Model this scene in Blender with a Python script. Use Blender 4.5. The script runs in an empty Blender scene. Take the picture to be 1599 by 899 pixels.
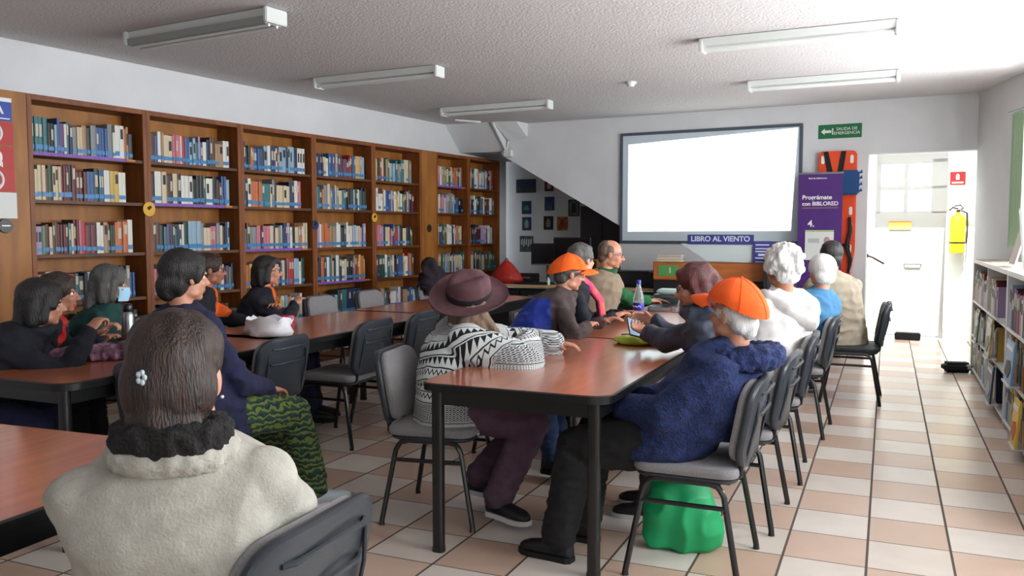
import bpy, bmesh, math, random
import numpy as np
from mathutils import Vector as V, Matrix, noise

random.seed(11)
C = bpy.context.scene.collection
PI = math.pi
R = math.radians
D = bpy.data

# ------------------------------------------------------------------ nodes
def newmat(name):
    m = D.materials.new(name)
    m.use_nodes = True
    nt = m.node_tree
    nt.nodes.clear()
    out = nt.nodes.new('ShaderNodeOutputMaterial')
    b = nt.nodes.new('ShaderNodeBsdfPrincipled')
    nt.links.new(b.outputs[0], out.inputs[0])
    return m, nt, b, out

def lin(c):
    return tuple(((x / 12.92) if x <= .04045 else ((x + .055) / 1.055) ** 2.4) for x in c)

def col4(c):
    return (*lin(c), 1)

def mat(name, c, rough=.6, metal=0, spec=.5, c2=None, scale=8, stretch=(1, 1, 1), bump=0, bscale=60, coat=0, sheen=0, detail=3, bstretch=(1, 1, 1), lo=.35, hi=.65):
    """sRGB colour, a second colour mixed in by noise, a noise bump"""
    m, nt, b, out = newmat(name)
    L = nt.links.new
    b.inputs['Base Color'].default_value = col4(c)
    b.inputs['Roughness'].default_value = rough
    b.inputs['Metallic'].default_value = metal
    b.inputs['Specular IOR Level'].default_value = spec
    b.inputs['Coat Weight'].default_value = coat
    b.inputs['Coat Roughness'].default_value = .15
    b.inputs['Sheen Weight'].default_value = sheen
    tc = nt.nodes.new('ShaderNodeTexCoord')
    if c2:
        mp = nt.nodes.new('ShaderNodeMapping'); mp.inputs['Scale'].default_value = stretch
        L(tc.outputs['Object'], mp.inputs[0])
        n = nt.nodes.new('ShaderNodeTexNoise'); n.inputs['Scale'].default_value = scale; n.inputs['Detail'].default_value = detail
        L(mp.outputs[0], n.inputs['Vector'])
        r = nt.nodes.new('ShaderNodeValToRGB')
        r.color_ramp.elements[0].position = lo; r.color_ramp.elements[1].position = hi
        r.color_ramp.elements[0].color = col4(c); r.color_ramp.elements[1].color = col4(c2)
        L(n.outputs[0], r.inputs[0]); L(r.outputs[0], b.inputs['Base Color'])
    if bump:
        mp = nt.nodes.new('ShaderNodeMapping'); mp.inputs['Scale'].default_value = bstretch
        L(tc.outputs['Object'], mp.inputs[0])
        n = nt.nodes.new('ShaderNodeTexNoise'); n.inputs['Scale'].default_value = bscale; n.inputs['Detail'].default_value = 4
        L(mp.outputs[0], n.inputs['Vector'])
        bp = nt.nodes.new('ShaderNodeBump'); bp.inputs['Strength'].default_value = bump; bp.inputs['Distance'].default_value = .01
        L(n.outputs[0], bp.inputs['Height']); L(bp.outputs[0], b.inputs['Normal'])
    return m

def emat(name, c, s):
    m, nt, b, out = newmat(name)
    b.inputs['Base Color'].default_value = col4(c)
    b.inputs['Emission Color'].default_value = col4(c)
    b.inputs['Emission Strength'].default_value = s
    return m

class NG:
    """tiny maths builder over shader nodes"""
    def __init__(s, nt): s.nt = nt
    def m(s, op, a, b=None, c=None):
        n = s.nt.nodes.new('ShaderNodeMath'); n.operation = op
        for i, x in enumerate((a, b, c)):
            if x is None: continue
            if isinstance(x, (int, float)): n.inputs[i].default_value = x
            else: s.nt.links.new(x, n.inputs[i])
        return n.outputs[0]
    def mix(s, f, a, b):
        n = s.nt.nodes.new('ShaderNodeMix'); n.data_type = 'RGBA'
        for k, x in ((0, f), (6, a), (7, b)):
            if isinstance(x, (int, float, tuple)): n.inputs[k].default_value = x
            else: s.nt.links.new(x, n.inputs[k])
        return n.outputs[2]
    def noise(s, vec, sc, det=2):
        n = s.nt.nodes.new('ShaderNodeTexNoise'); n.inputs['Scale'].default_value = sc; n.inputs['Detail'].default_value = det
        s.nt.links.new(vec, n.inputs['Vector']); return n.outputs[0]
    def sep(s, vec):
        n = s.nt.nodes.new('ShaderNodeSeparateXYZ'); s.nt.links.new(vec, n.inputs[0]); return n.outputs
    def band(s, x, a, b):
        return s.m('MULTIPLY', s.m('GREATER_THAN', x, a), s.m('LESS_THAN', x, b))

# ------------------------------------------------------------------ mesh builder
class MB:
    def __init__(s): s.v = []; s.f = []; s.m = []
    def add(s, vs, fs, mi=0):
        o = len(s.v)
        s.v += [tuple(x) for x in vs]
        for f in fs: s.f.append(tuple(i + o for i in f)); s.m.append(mi)
        return s
    def box(s, c, d, mi=0, M=None):
        vs = []
        for z in (-.5, .5):
            for x, y in ((-.5, -.5), (.5, -.5), (.5, .5), (-.5, .5)):
                p = V((x * d[0], y * d[1], z * d[2]))
                if M: p = M @ p
                vs.append(p + V(c))
        return s.add(vs, [(3, 2, 1, 0), (4, 5, 6, 7), (0, 1, 5, 4), (1, 2, 6, 5), (2, 3, 7, 6), (3, 0, 4, 7)], mi)
    def loft(s, rings, mi=0, caps=True):
        n = len(rings[0]); vs = [p for r in rings for p in r]; fs = []
        for i in range(len(rings) - 1):
            for j in range(n):
                k = (j + 1) % n
                fs.append((i * n + j, i * n + k, (i + 1) * n + k, (i + 1) * n + j))
        if caps:
            fs.append(tuple(reversed(range(n)))); fs.append(tuple((len(rings) - 1) * n + j for j in range(n)))
        return s.add(vs, fs, mi)
    def cyl(s, p0, p1, r0, r1=None, n=16, mi=0):
        p0 = V(p0); p1 = V(p1); r1 = r0 if r1 is None else r1
        d = (p1 - p0).normalized(); a = d.orthogonal().normalized(); b = d.cross(a)
        return s.loft([[p + (a * math.cos(t) + b * math.sin(t)) * r for t in [2 * PI * i / n for i in range(n)]] for p, r in ((p0, r0), (p1, r1))], mi)
    def tube(s, pts, r, n=8, mi=0, flat=1.0):
        pts = [V(p) for p in pts]; rings = []; a = None
        for i, p in enumerate(pts):
            d = (pts[min(i + 1, len(pts) - 1)] - pts[max(i - 1, 0)]).normalized()
            a = d.orthogonal().normalized() if a is None else (a - d * a.dot(d)).normalized()
            b = d.cross(a); rr = r[i] if isinstance(r, (list, tuple)) else r
            rings.append([p + (a * math.cos(t) + b * math.sin(t) * flat) * rr for t in [2 * PI * k / n for k in range(n)]])
        return s.loft(rings, mi)
    def sph(s, c, r, mi=0, n=16, M=None, m=None):
        m = m or max(6, n // 2 + 2); c = V(c)
        if isinstance(r, (int, float)): r = (r, r, r)
        vs = []; fs = []
        def P(u, w):
            p = V((r[0] * math.cos(w) * math.cos(u), r[1] * math.cos(w) * math.sin(u), r[2] * math.sin(w)))
            return (M @ p if M else p) + c
        vs.append(P(0, -PI / 2))
        for i in range(1, m):
            for j in range(n): vs.append(P(2 * PI * j / n, -PI / 2 + PI * i / m))
        vs.append(P(0, PI / 2))
        for j in range(n):
            k = (j + 1) % n
            fs.append((0, 1 + k, 1 + j))
            for i in range(m - 2): fs.append((1 + i * n + j, 1 + i * n + k, 1 + (i + 1) * n + k, 1 + (i + 1) * n + j))
            fs.append((len(vs) - 1, 1 + (m - 2) * n + j, 1 + (m - 2) * n + k))
        return s.add(vs, fs, mi)
    def cap(s, p0, p1, r0, r1=None, n=14, mi=0):
        r1 = r0 if r1 is None else r1
        if (V(p1) - V(p0)).length > 1e-5: s.cyl(p0, p1, r0, r1, n, mi)
        s.sph(p0, r0, mi, n); s.sph(p1, r1, mi, n); return s
    def prism(s, poly, z0, z1, mi=0, M=None):
        n = len(poly)
        f = (lambda p: M @ V(p)) if M else V
        vs = [f((x, y, z0)) for x, y in poly] + [f((x, y, z1)) for x, y in poly]
        return s.add(vs, [tuple(reversed(range(n))), tuple(range(n, 2 * n))] + [(i, (i + 1) % n, n + (i + 1) % n, n + i) for i in range(n)], mi)
    def mesh(s, name, mats, smooth=True, bevel=0, ang=35, seg=2):
        me = D.meshes.new(name); me.from_pydata(s.v, [], s.f); me.update()
        for i, p in enumerate(me.polygons): p.material_index = s.m[i]
        bm = bmesh.new(); bm.from_mesh(me)
        bmesh.ops.recalc_face_normals(bm, faces=bm.faces)
        if bevel:
            es = [e for e in bm.edges if len(e.link_faces) == 2 and e.calc_face_angle(0) > R(40)]
            bmesh.ops.bevel(bm, geom=es, offset=bevel, segments=seg, affect='EDGES', clamp_overlap=True, material=-1)
        bm.to_mesh(me); bm.free()
        for m in (mats if isinstance(mats, (list, tuple)) else [mats]): me.materials.append(m)
        if smooth:
            me.shade_smooth(); me.set_sharp_from_angle(angle=R(ang))
        return me
    def build(s, name, mats, parent=None, **k):
        o = D.objects.new(name, s.mesh(name, mats, **k)); C.objects.link(o)
        if parent: o.parent = parent
        return o

def rrect(w, d, r, n=6, cx=0, cy=0):
    out = []
    for sx, sy, a0 in ((1, 1, 0), (-1, 1, 90), (-1, -1, 180), (1, -1, 270)):
        for i in range(n + 1):
            a = R(a0 + 90 * i / n)
            out.append((cx + sx * (w / 2 - r) + r * math.cos(a), cy + sy * (d / 2 - r) + r * math.sin(a)))
    return out

def tag(o, label, cat, group=None, kind=None):
    o['label'] = label; o['category'] = cat
    if group: o['group'] = group
    if kind: o['kind'] = kind
    return o

def thing(name, label, cat, loc=(0, 0, 0), rz=0, group=None):
    o = D.objects.new(name, None); C.objects.link(o); o.empty_display_size = .1
    o.location = loc; o.rotation_euler = (0, 0, rz)
    return tag(o, label, cat, group)

def struct(name, mb, mats, **k):
    o = mb.build(name, mats, **k); o['kind'] = 'structure'; return o

def dup(root, loc=None, rz=None, label=None, group=None):
    r = root.copy(); C.objects.link(r)
    if loc is not None: r.location = loc
    if rz is not None: r.rotation_euler = (0, 0, rz)
    if label: r['label'] = label
    if group: r['group'] = group
    for ch in list(root.children):
        c = ch.copy(); C.objects.link(c); c.parent = r
        for g in ch.children:
            d = g.copy(); C.objects.link(d); d.parent = c
    return r

def text(name, s, size, m, parent, M, depth=.002, bold=.0, align='CENTER'):
    cu = D.curves.new(name, 'FONT'); cu.body = s; cu.size = size; cu.extrude = depth; cu.offset = bold
    cu.align_x = align; cu.align_y = 'CENTER'
    t = D.objects.new(name + '_tmp', cu); C.objects.link(t)
    dg = bpy.context.evaluated_depsgraph_get()
    me = D.meshes.new_from_object(t.evaluated_get(dg)); D.objects.remove(t); D.curves.remove(cu)
    me.transform(M); me.materials.clear(); me.materials.append(m); me.name = name
    o = D.objects.new(name, me); C.objects.link(o); o.parent = parent
    return o

# ------------------------------------------------------------------ materials
M_wall = mat('wall_paint', (.85, .86, .87), .8, c2=(.82, .83, .84), scale=2, bump=.12, bscale=90)
M_ceil = mat('ceiling_stucco', (.80, .795, .80), .9, bump=.8, bscale=55)
M_white = mat('white_paint', (.86, .87, .86), .5)
M_trim = mat('white_trim', (.84, .85, .84), .45)
M_wood = mat('bookcase_wood', (.52, .29, .11), .5, c2=(.42, .22, .08), scale=5, stretch=(3, 3, .5), bump=.05, bscale=30)
M_woodp = mat('wood_panel', (.62, .40, .15), .5, c2=(.52, .32, .11), scale=4, stretch=(3, 3, .5), bump=.05, bscale=30)
M_wdark = mat('bookcase_shelf_wood', (.40, .23, .10), .5, c2=(.30, .16, .07), scale=5, stretch=(.6, .6, 4))
M_table = mat('table_laminate', (.74, .42, .26), .30, c2=(.62, .32, .19), scale=3.2, stretch=(7, .7, 1), detail=6, coat=.9, lo=.3, hi=.75)
M_edge = mat('black_edging', (.055, .06, .065), .32)
M_black = mat('black_metal', (.045, .05, .055), .33, spec=.6)
M_shell = mat('black_plastic', (.17, .19, .215), .34, bump=.05, bscale=300)
M_rubber = mat('rubber', (.04, .04, .04), .8)
M_seat = mat('grey_fabric', (.52, .51, .52), .95, c2=(.47, .46, .47), scale=150, bump=.3, bscale=400, sheen=.2)
M_dkseat = mat('charcoal_vinyl', (.16, .18, .18), .5, bump=.1, bscale=200)
M_metal = mat('brushed_metal', (.6, .62, .63), .3, metal=1)
M_glassdark = mat('dark_screen', (.02, .02, .025), .15)
M_lampw = mat('lamp_housing', (.80, .82, .81), .4)
M_lampg = mat('lamp_louver', (.55, .57, .56), .45)
M_tube = mat('lamp_tube', (.85, .87, .86), .2)
M_text = mat('white_print', (.9, .9, .9), .6)
M_green = mat('sign_green', (.07, .42, .24), .5)
M_red = mat('sign_red', (.68, .10, .10), .5)
M_blue = mat('sign_blue', (.10, .25, .62), .5)
M_purple = mat('banner_purple', (.29, .12, .45), .6, c2=(.26, .10, .41), scale=3)
M_paper = mat('paper', (.85, .86, .85), .7)
M_skin = mat('skin', (.74, .53, .43), .5, c2=(.70, .48, .38), scale=25, bump=.08, bscale=90)
M_skin2 = mat('skin_tan', (.64, .43, .33), .5, c2=(.58, .38, .29), scale=25, bump=.08, bscale=90)
M_lip = mat('lips', (.60, .30, .27), .45)
M_eyew = mat('eye_white', (.85, .84, .82), .2)
M_iris = mat('iris', (.10, .06, .04), .15)
def hairmat(n, c, c2, rough=.5): return mat(n, c, rough, c2=c2, scale=30, stretch=(2, 2, .4), bump=.7, bscale=120, bstretch=(2, 2, .3))
H_black = hairmat('hair_black', (.05, .04, .04), (.10, .08, .075))
H_brown = hairmat('hair_dark_brown', (.12, .07, .05), (.21, .13, .09))
H_grey = hairmat('hair_dark_grey', (.24, .235, .23), (.36, .35, .34))
H_white = hairmat('hair_white', (.80, .80, .79), (.88, .88, .87), .7)
H_red = hairmat('hair_burgundy', (.24, .07, .08), (.38, .14, .13))
H_light = hairmat('hair_light_brown', (.40, .30, .23), (.50, .40, .32))
def cloth(n, c, c2=None, bump=.25, bscale=220, rough=.9, sheen=.0, scale=20): return mat(n, c, rough, c2=c2, scale=scale, bump=bump, bscale=bscale, sheen=sheen)
K_cream = cloth('cream_fleece', (.68, .67, .63), (.63, .62, .58), .35, 160, scale=30)
K_navy = cloth('navy_cloth', (.06, .075, .19), (.08, .10, .24))
K_navyd = cloth('dark_navy_cloth', (.05, .06, .10), (.07, .08, .13))
K_teal = cloth('green_jacket', (.05, .20, .19), (.06, .25, .23))
K_blue = cloth('bright_blue_cloth', (.04, .16, .55), (.05, .20, .62), rough=.6)
K_taupe = cloth('taupe_cloth', (.25, .20, .20), (.28, .23, .23))
K_fleece = cloth('blue_fleece', (.045, .09, .24), (.10, .18, .38), 1.0, 110, scale=60)
K_puffer = cloth('slate_puffer', (.15, .18, .24), (.18, .22, .29), rough=.45, sheen=0)
K_white = cloth('white_cotton', (.86, .85, .84), (.80, .79, .78))
K_beige = cloth('beige_cloth', (.64, .60, .53), (.60, .56, .49))
K_vest = cloth('khaki_vest', (.55, .49, .41), (.50, .44, .37))
K_green = cloth('green_knit', (.06, .36, .20), (.05, .31, .17))
K_denimb = cloth('denim_shirt', (.24, .45, .60), (.21, .40, .54))
K_jeans = cloth('blue_jeans', (.11, .19, .32), (.14, .23, .38))
K_blackt = cloth('black_trousers', (.04, .04, .05), (.06, .06, .07))
K_plum = cloth('plum_trousers', (.30, .22, .28), (.34, .25, .31))
K_orange = cloth('orange_cap_cloth', (.90, .35, .05), (.94, .40, .07), .2, 300)
K_orangeD = cloth('orange_red_cap_cloth', (.90, .33, .07), (.93, .37, .10), .2, 300)
K_orsh = cloth('orange_shirt', (.82, .36, .10))
K_hat = cloth('maroon_felt', (.31, .19, .21), (.34, .22, .24))
K_hatband = cloth('dark_hat_band', (.10, .07, .09))
K_blackfur = cloth('black_fur', (.05, .045, .045), (.09, .08, .08), 1.0, 120)
K_pink = cloth('magenta_scarf', (.70, .10, .45), (.92, .45, .20), scale=12)
K_mask = cloth('surgical_mask', (.62, .80, .90), bump=.1)
K_shoe = mat('dark_shoe', (.06, .08, .10), .5)
K_sole = mat('white_sole', (.80, .80, .80), .6)
K_wshoe = mat('white_shoe', (.68, .72, .74), .5)
K_green2 = newmat('green_patterned_cloth')
def _pat():
    m, nt, b, out = K_green2; g = NG(nt)
    tc = nt.nodes.new('ShaderNodeTexCoord'); x, y, z = g.sep(tc.outputs['Object'])
    w = g.m('ADD', g.m('MULTIPLY', z, 32), g.m('MULTIPLY', g.noise(tc.outputs['Object'], 22), 2.5))
    f = g.m('FRACT', w)
    k = g.mix(g.m('GREATER_THAN', f, .6), col4((.10, .22, .20)), col4((.36, .42, .16)))
    k = g.mix(g.m('LESS_THAN', f, .22), k, col4((.06, .11, .14)))
    nt.links.new(k, b.inputs[0]); b.inputs['Roughness'].default_value = .9
    return m
K_green2 = _pat()
def _poncho():
    m, nt, b, out = newmat('nordic_knit'); g = NG(nt)
    at = nt.nodes.new('ShaderNodeUVMap'); at.uv_map = 'knit'
    u, v, _ = g.sep(at.outputs[0])
    W = col4((.80, .82, .82)); K = col4((.07, .08, .10))
    per = .36
    vv = g.m('MULTIPLY', g.m('FRACT', g.m('DIVIDE', v, per)), per)
    def tri(p): return g.m('MULTIPLY', g.m('PINGPONG', g.m('DIVIDE', u, p), .5), 2)
    dark = 0
    def OR(a, b_): return g.m('MAXIMUM', a, b_) if not isinstance(a, int) else b_
    # thin lines
    for y0 in (.012, .062, .125, .235, .298):
        dark = OR(dark, g.band(vv, y0, y0 + .006))
    # solid triangles
    h = g.m('MULTIPLY', tri(.042), .030)
    dark = OR(dark, g.m('MULTIPLY', g.band(vv, .024, .056), g.m('LESS_THAN', g.m('SUBTRACT', vv, .024), h)))
    # zigzag line
    h2 = g.m('MULTIPLY', tri(.034), .026)
    dz = g.m('ABSOLUTE', g.m('SUBTRACT', g.m('SUBTRACT', vv, .076), h2))
    dark = OR(dark, g.m('MULTIPLY', g.band(vv, .070, .118), g.m('LESS_THAN', dz, .006)))
    # diamonds
    tu = g.m('SUBTRACT', tri(.075), .5); tv = g.m('SUBTRACT', g.m('MULTIPLY', g.m('PINGPONG', g.m('DIVIDE', g.m('SUBTRACT', vv, .135), .048), .5), 2), .5)
    dd = g.m('FRACT', g.m('MULTIPLY', g.m('ADD', g.m('ABSOLUTE', tu), g.m('ABSOLUTE', tv)), 2.6))
    dark = OR(dark, g.m('MULTIPLY', g.band(vv, .135, .231), g.m('LESS_THAN', dd, .48)))
    # fine speckle rows
    sp = g.m('MULTIPLY', g.m('GREATER_THAN', g.m('FRACT', g.m('DIVIDE', u, .010)), .55), g.m('GREATER_THAN', g.m('FRACT', g.m('DIVIDE', vv, .010)), .5))
    dark = OR(dark, g.m('MULTIPLY', g.band(vv, .245, .294), sp))
    h3 = g.m('MULTIPLY', tri(.05), .034)
    dark = OR(dark, g.m('MULTIPLY', g.band(vv, .308, .350), g.m('GREATER_THAN', g.m('SUBTRACT', vv, .310), h3)))
    k = g.mix(dark, W, K)
    nt.links.new(k, b.inputs[0]); b.inputs['Roughness'].default_value = .95
    n = g.noise(at.outputs[0], 300); bp = nt.nodes.new('ShaderNodeBump'); bp.inputs['Strength'].default_value = .3; bp.inputs['Distance'].default_value = .005
    nt.links.new(n, bp.inputs['Height']); nt.links.new(bp.outputs[0], b.inputs['Normal'])
    return m
K_knit = _poncho()
def _floor():
    m, nt, b, out = newmat('floor_tiles'); g = NG(nt)
    tc = nt.nodes.new('ShaderNodeTexCoord'); P = tc.outputs['Object']
    x, y, z = g.sep(P)
    gx = g.m('DIVIDE', g.m('ADD', x, .045 + 33.5), .335); gy = g.m('DIVIDE', g.m('SUBTRACT', y, .34 - 34.5), .345)
    fx = g.m('FRACT', gx); fy = g.m('FRACT', gy)
    ix = g.m('FLOOR', gx); iy = g.m('FLOOR', gy)
    chk = g.m('MODULO', g.m('ADD', ix, iy), 2)
    cmb = nt.nodes.new('ShaderNodeCombineXYZ'); nt.links.new(ix, cmb.inputs[0]); nt.links.new(iy, cmb.inputs[1])
    wn = nt.nodes.new('ShaderNodeTexWhiteNoise'); nt.links.new(cmb.outputs[0], wn.inputs['Vector'])
    t1 = g.mix(wn.outputs['Value'], col4((.74, .63, .55)), col4((.79, .69, .62)))
    t2 = g.mix(wn.outputs['Value'], col4((.82, .78, .74)), col4((.87, .85, .82)))
    base = g.mix(chk, t2, t1)
    base = g.mix(g.m('MULTIPLY', g.noise(P, 6, 5), .35), base, col4((.60, .50, .43)))
    ex = g.m('MINIMUM', fx, g.m('SUBTRACT', 1, fx)); ey = g.m('MINIMUM', fy, g.m('SUBTRACT', 1, fy))
    gr = g.m('MAXIMUM', g.m('LESS_THAN', ex, .016), g.m('LESS_THAN', ey, .010))
    k = g.mix(gr, base, col4((.30, .26, .23)))
    nt.links.new(k, b.inputs[0])
    nt.links.new(g.m('ADD', g.m('MULTIPLY', gr, .5), .28), b.inputs['Roughness'])
    bp = nt.nodes.new('ShaderNodeBump'); bp.inputs['Strength'].default_value = .4; bp.inputs['Distance'].default_value = .003
    nt.links.new(g.m('SUBTRACT', 1, gr), bp.inputs['Height']); nt.links.new(bp.outputs[0], b.inputs['Normal'])
    return m
M_floor = _floor()
def _pane():
    m, nt, b, out = newmat('window_glass')
    t = nt.nodes.new('ShaderNodeBsdfTransparent'); gl = nt.nodes.new('ShaderNodeBsdfGlossy'); gl.inputs['Roughness'].default_value = .02
    mx = nt.nodes.new('ShaderNodeMixShader'); mx.inputs[0].default_value = .08
    nt.links.new(t.outputs[0], mx.inputs[1]); nt.links.new(gl.outputs[0], mx.inputs[2]); nt.links.new(mx.outputs[0], out.inputs[0])
    return m
M_pane = _pane()
M_bottle = mat('clear_plastic', (.92, .94, .96), .08)
M_bottle.node_tree.nodes['Principled BSDF'].inputs['Transmission Weight'].default_value = .85
M_bottle.node_tree.nodes['Principled BSDF'].inputs['IOR'].default_value = 1.2
# ------------------------------------------------------------------ geometry of the room (world metres; camera above the origin)
ZC = 2.83                                   # ceiling height
LD = V((.09, .9959, 0)).normalized()        # run of the left wall
LN = V((LD.y, -LD.x, 0))                    # out of the left wall, into the room
LQ = V((-5.87, 6.54, 0))                    # a point of the left wall
LRZ = math.atan2(LD.y, LD.x)
FD = V((.99607, -.08856, 0)).normalized()   # run of the far wall, to the right
FN = V((-FD.y, FD.x, 0))                    # away from the camera
FQ = V((-.062, 10.311, 0))                  # foot of the far wall left of the doorway
FRZ = math.atan2(FD.y, FD.x)
def LP(s, o, z=0): return LQ + LD * s + LN * o + V((0, 0, z))
def FP(s, o, z=0): return FQ + FD * s + FN * o + V((0, 0, z))      # o > 0 behind the wall face

def wall(name, p0, p1, z0, z1, th, holes=(), m=None, side=1):
    """vertical wall p0->p1 with rectangular holes (a0,a1,b0,b1) in run / height; thickness th to the left of the run times side"""
    p0 = V((*p0[:2], 0)); p1 = V((*p1[:2], 0)); d = (p1 - p0).normalized(); n = V((-d.y, d.x, 0)) * side; L = (p1 - p0).length
    xs = sorted({0, L, *[h[0] for h in holes], *[h[1] for h in holes]}); zs = sorted({z0, z1, *[h[2] for h in holes], *[h[3] for h in holes]})
    mb = MB(); Mx = Matrix(((d.x, n.x, 0), (d.y, n.y, 0), (0, 0, 1)))
    for a, b in zip(xs, xs[1:]):
        for c, e in zip(zs, zs[1:]):
            if any(h[0] <= (a + b) / 2 <= h[1] and h[2] <= (c + e) / 2 <= h[3] for h in holes): continue
            q = p0 + d * ((a + b) / 2) + n * (th / 2)
            mb.box((q.x, q.y, (c + e) / 2), (b - a, th, e - c), 0, Mx)
    return struct(name, mb, m or M_wall, smooth=False)

# floor and ceiling
fl = MB().box((-2, 5.3, -.05), (12, 17, .1)); struct('floor', fl, M_floor, smooth=False)
cl = MB().prism([(-8, -3.2), (1.95, -3.2), (1.95, 7.0), (1.0, 10.12), FP(.95, .15)[:2], FP(-2.95, .15)[:2], FP(-2.95, 1.62)[:2], FP(-8, 1.62)[:2]], ZC, ZC + .12)
struct('ceiling', cl, M_ceil, smooth=False)
# left wall, running into the recess under the stairs
wall('wall_left', LP(-9.9, 0), LP(5.55, 0), 0, ZC, .15, side=1)
wall('wall_back', (2.0, -3.1), (-7.4, -3.1), 0, ZC, .15, side=1)
# far wall: a sheet whose lower left edge follows the stairs
sL = (V((-4.73, 10.73, 0)) - FQ).dot(FD); sR = (V((-3.126, 10.583, 0)) - FQ).dot(FD)
Mf = Matrix.Translation(FQ) @ Matrix.Rotation(FRZ, 4, 'Z') @ Matrix.Rotation(R(90), 4, 'X')   # x run, y height, z = -out
far = MB()
far.prism([(sL, 2.50), (sR, 1.56), (sR, 0), (-.155, 0), (-.155, 2.245), (.91, 2.245), (.91, ZC), (sL, ZC)], -.14, 0, 0, Mf)
struct('wall_far', far, M_wall, smooth=False)
# underside of the stair flight running back over the recess, with the darker nosing line
st = MB()
st.prism([(sL - .12, 2.57), (sL, 2.50), (sR, 1.56), (sR, 1.46), (sL - .12, 2.43)], -1.45, -.001, 0, Mf)
st.prism([(sR - .02, 1.56), (sR + .06, 1.56), (sR + .06, 0), (sR - .02, 0)], -1.45, -.14, 0, Mf)
struct('trim_1', st, M_wall, smooth=False)
# soffit of the upper flight over the end of the bookcase
so = MB()
so.add([(-5.62, 10.38, ZC), (-4.80, 10.36, ZC), (-5.57, 10.75, 2.48), (-4.76, 10.73, 2.47), (-5.45, 12.1, 2.45), (-4.66, 12.1, 2.45), (-5.45, 12.1, ZC), (-4.66, 12.1, ZC)],
       [(0, 1, 3, 2), (2, 3, 5, 4), (4, 5, 7, 6), (6, 7, 1, 0), (1, 7, 5, 3), (0, 2, 4, 6)])
so.add([(-4.80, 10.36, ZC), (-4.50, 10.44, ZC), (-4.45, 10.69, 2.65), (-4.73, 10.72, 2.60), (-4.44, 10.72, ZC), (-4.74, 10.73, ZC)],
       [(0, 1, 2, 3), (1, 4, 2), (0, 3, 5), (3, 2, 4, 5), (0, 5, 4, 1)])
struct('trim_2', so, M_wall, smooth=False)
rb = MB()
rb.tube([(-4.80, 10.345, 2.82), (-4.765, 10.71, 2.48)], .022, 6)
rb.tube([(-5.15, 9.95, 2.825), (-4.93, 10.25, 2.82)], .016, 6)
rb.box((-4.72, 10.68, 2.44), (.10, .08, .09))
rb.tube([(-4.73, 10.70, 2.60), (-4.74, 10.69, 2.49)], .014, 6)
struct('trim_3', rb, M_trim, smooth=False)
# recess: back wall and right side
rq = FP(sL - 1.2, 1.45); wall('wall_recess', rq, FP(sR + .1, 1.45), 0, ZC, .12, side=1)
rc = MB().prism([(sL - 1.3, 2.47), (sL + .05, 2.47), (sL + .05, 2.55), (sL - 1.3, 2.55)], -1.5, -.9, 0, Mf)
struct('trim_4', rc, M_wall, smooth=False)

# vestibule behind the doorway
vy = 2.0
wall('wall_vestibule_left', FP(-.45, .15), FP(-.45, vy + .1), 0, 3.2, .1, side=1, m=M_white)
wall('wall_vestibule_right', FP(.92, .0), FP(1.02, vy + .1), 0, 3.2, .1, side=-1, m=M_white)
wall('wall_vestibule_back', FP(-.6, vy), FP(1.2, vy), 0, 3.2, .1, side=1, m=M_white,
     holes=[(.33, 1.17, 0.02, 2.40)])
vr = MB()  # unseen roof slab and bar, added to shape sunlight on door and floor
Mv = Matrix.Translation(FQ) @ Matrix.Rotation(FRZ, 4, 'Z')
vr.box((.25, 1.60, 2.86), (1.6, .80, .08))
vr.box((.62, .65, 2.86), (.07, 1.1, .05))
for i, v in enumerate(vr.v): vr.v[i] = tuple(Mv @ V(v))
struct('sun_shaping_roof', vr, M_white, smooth=False)

# the outer door: grey upper leaf with four panes
dr = thing('door_1', 'white door', 'door', FP(-.27, vy + .03), FRZ); dr['kind'] = 'structure'
del dr['label']; del dr['category']
M_doorg = mat('door_grey', (.66, .66, .65), .5)
d_ = MB()
W = .84
d_.box((W / 2, 0, .80), (W - .02, .045, 1.52))
for zz, h in ((1.60, .10), (1.955, .04), (2.33, .12)): d_.box((W / 2, 0, zz), (W - .02, .045, h))
for xx, w in ((.025, .05), (.355, .035), (W - .09, .18)): d_.box((xx, 0, 1.97), (w, .045, .70))
d_.build('door_leaf', M_doorg, dr, smooth=False, bevel=.004)
for i, (x0, x1) in enumerate(((.05, .34), (.37, .66))):
    for z0, z1 in ((1.65, 1.935), (1.975, 2.27)):
        MB().box(((x0 + x1) / 2, 0, (z0 + z1) / 2), (x1 - x0, .006, z1 - z0)).build('pane', M_pane, dr, smooth=False)
hd = MB().tube([(.36, -.03, .97), (.37, -.06, .97), (.55, -.06, .97), (.56, -.03, .97)], .010, 8); hd.build('door_handle', M_metal, dr)

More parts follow.
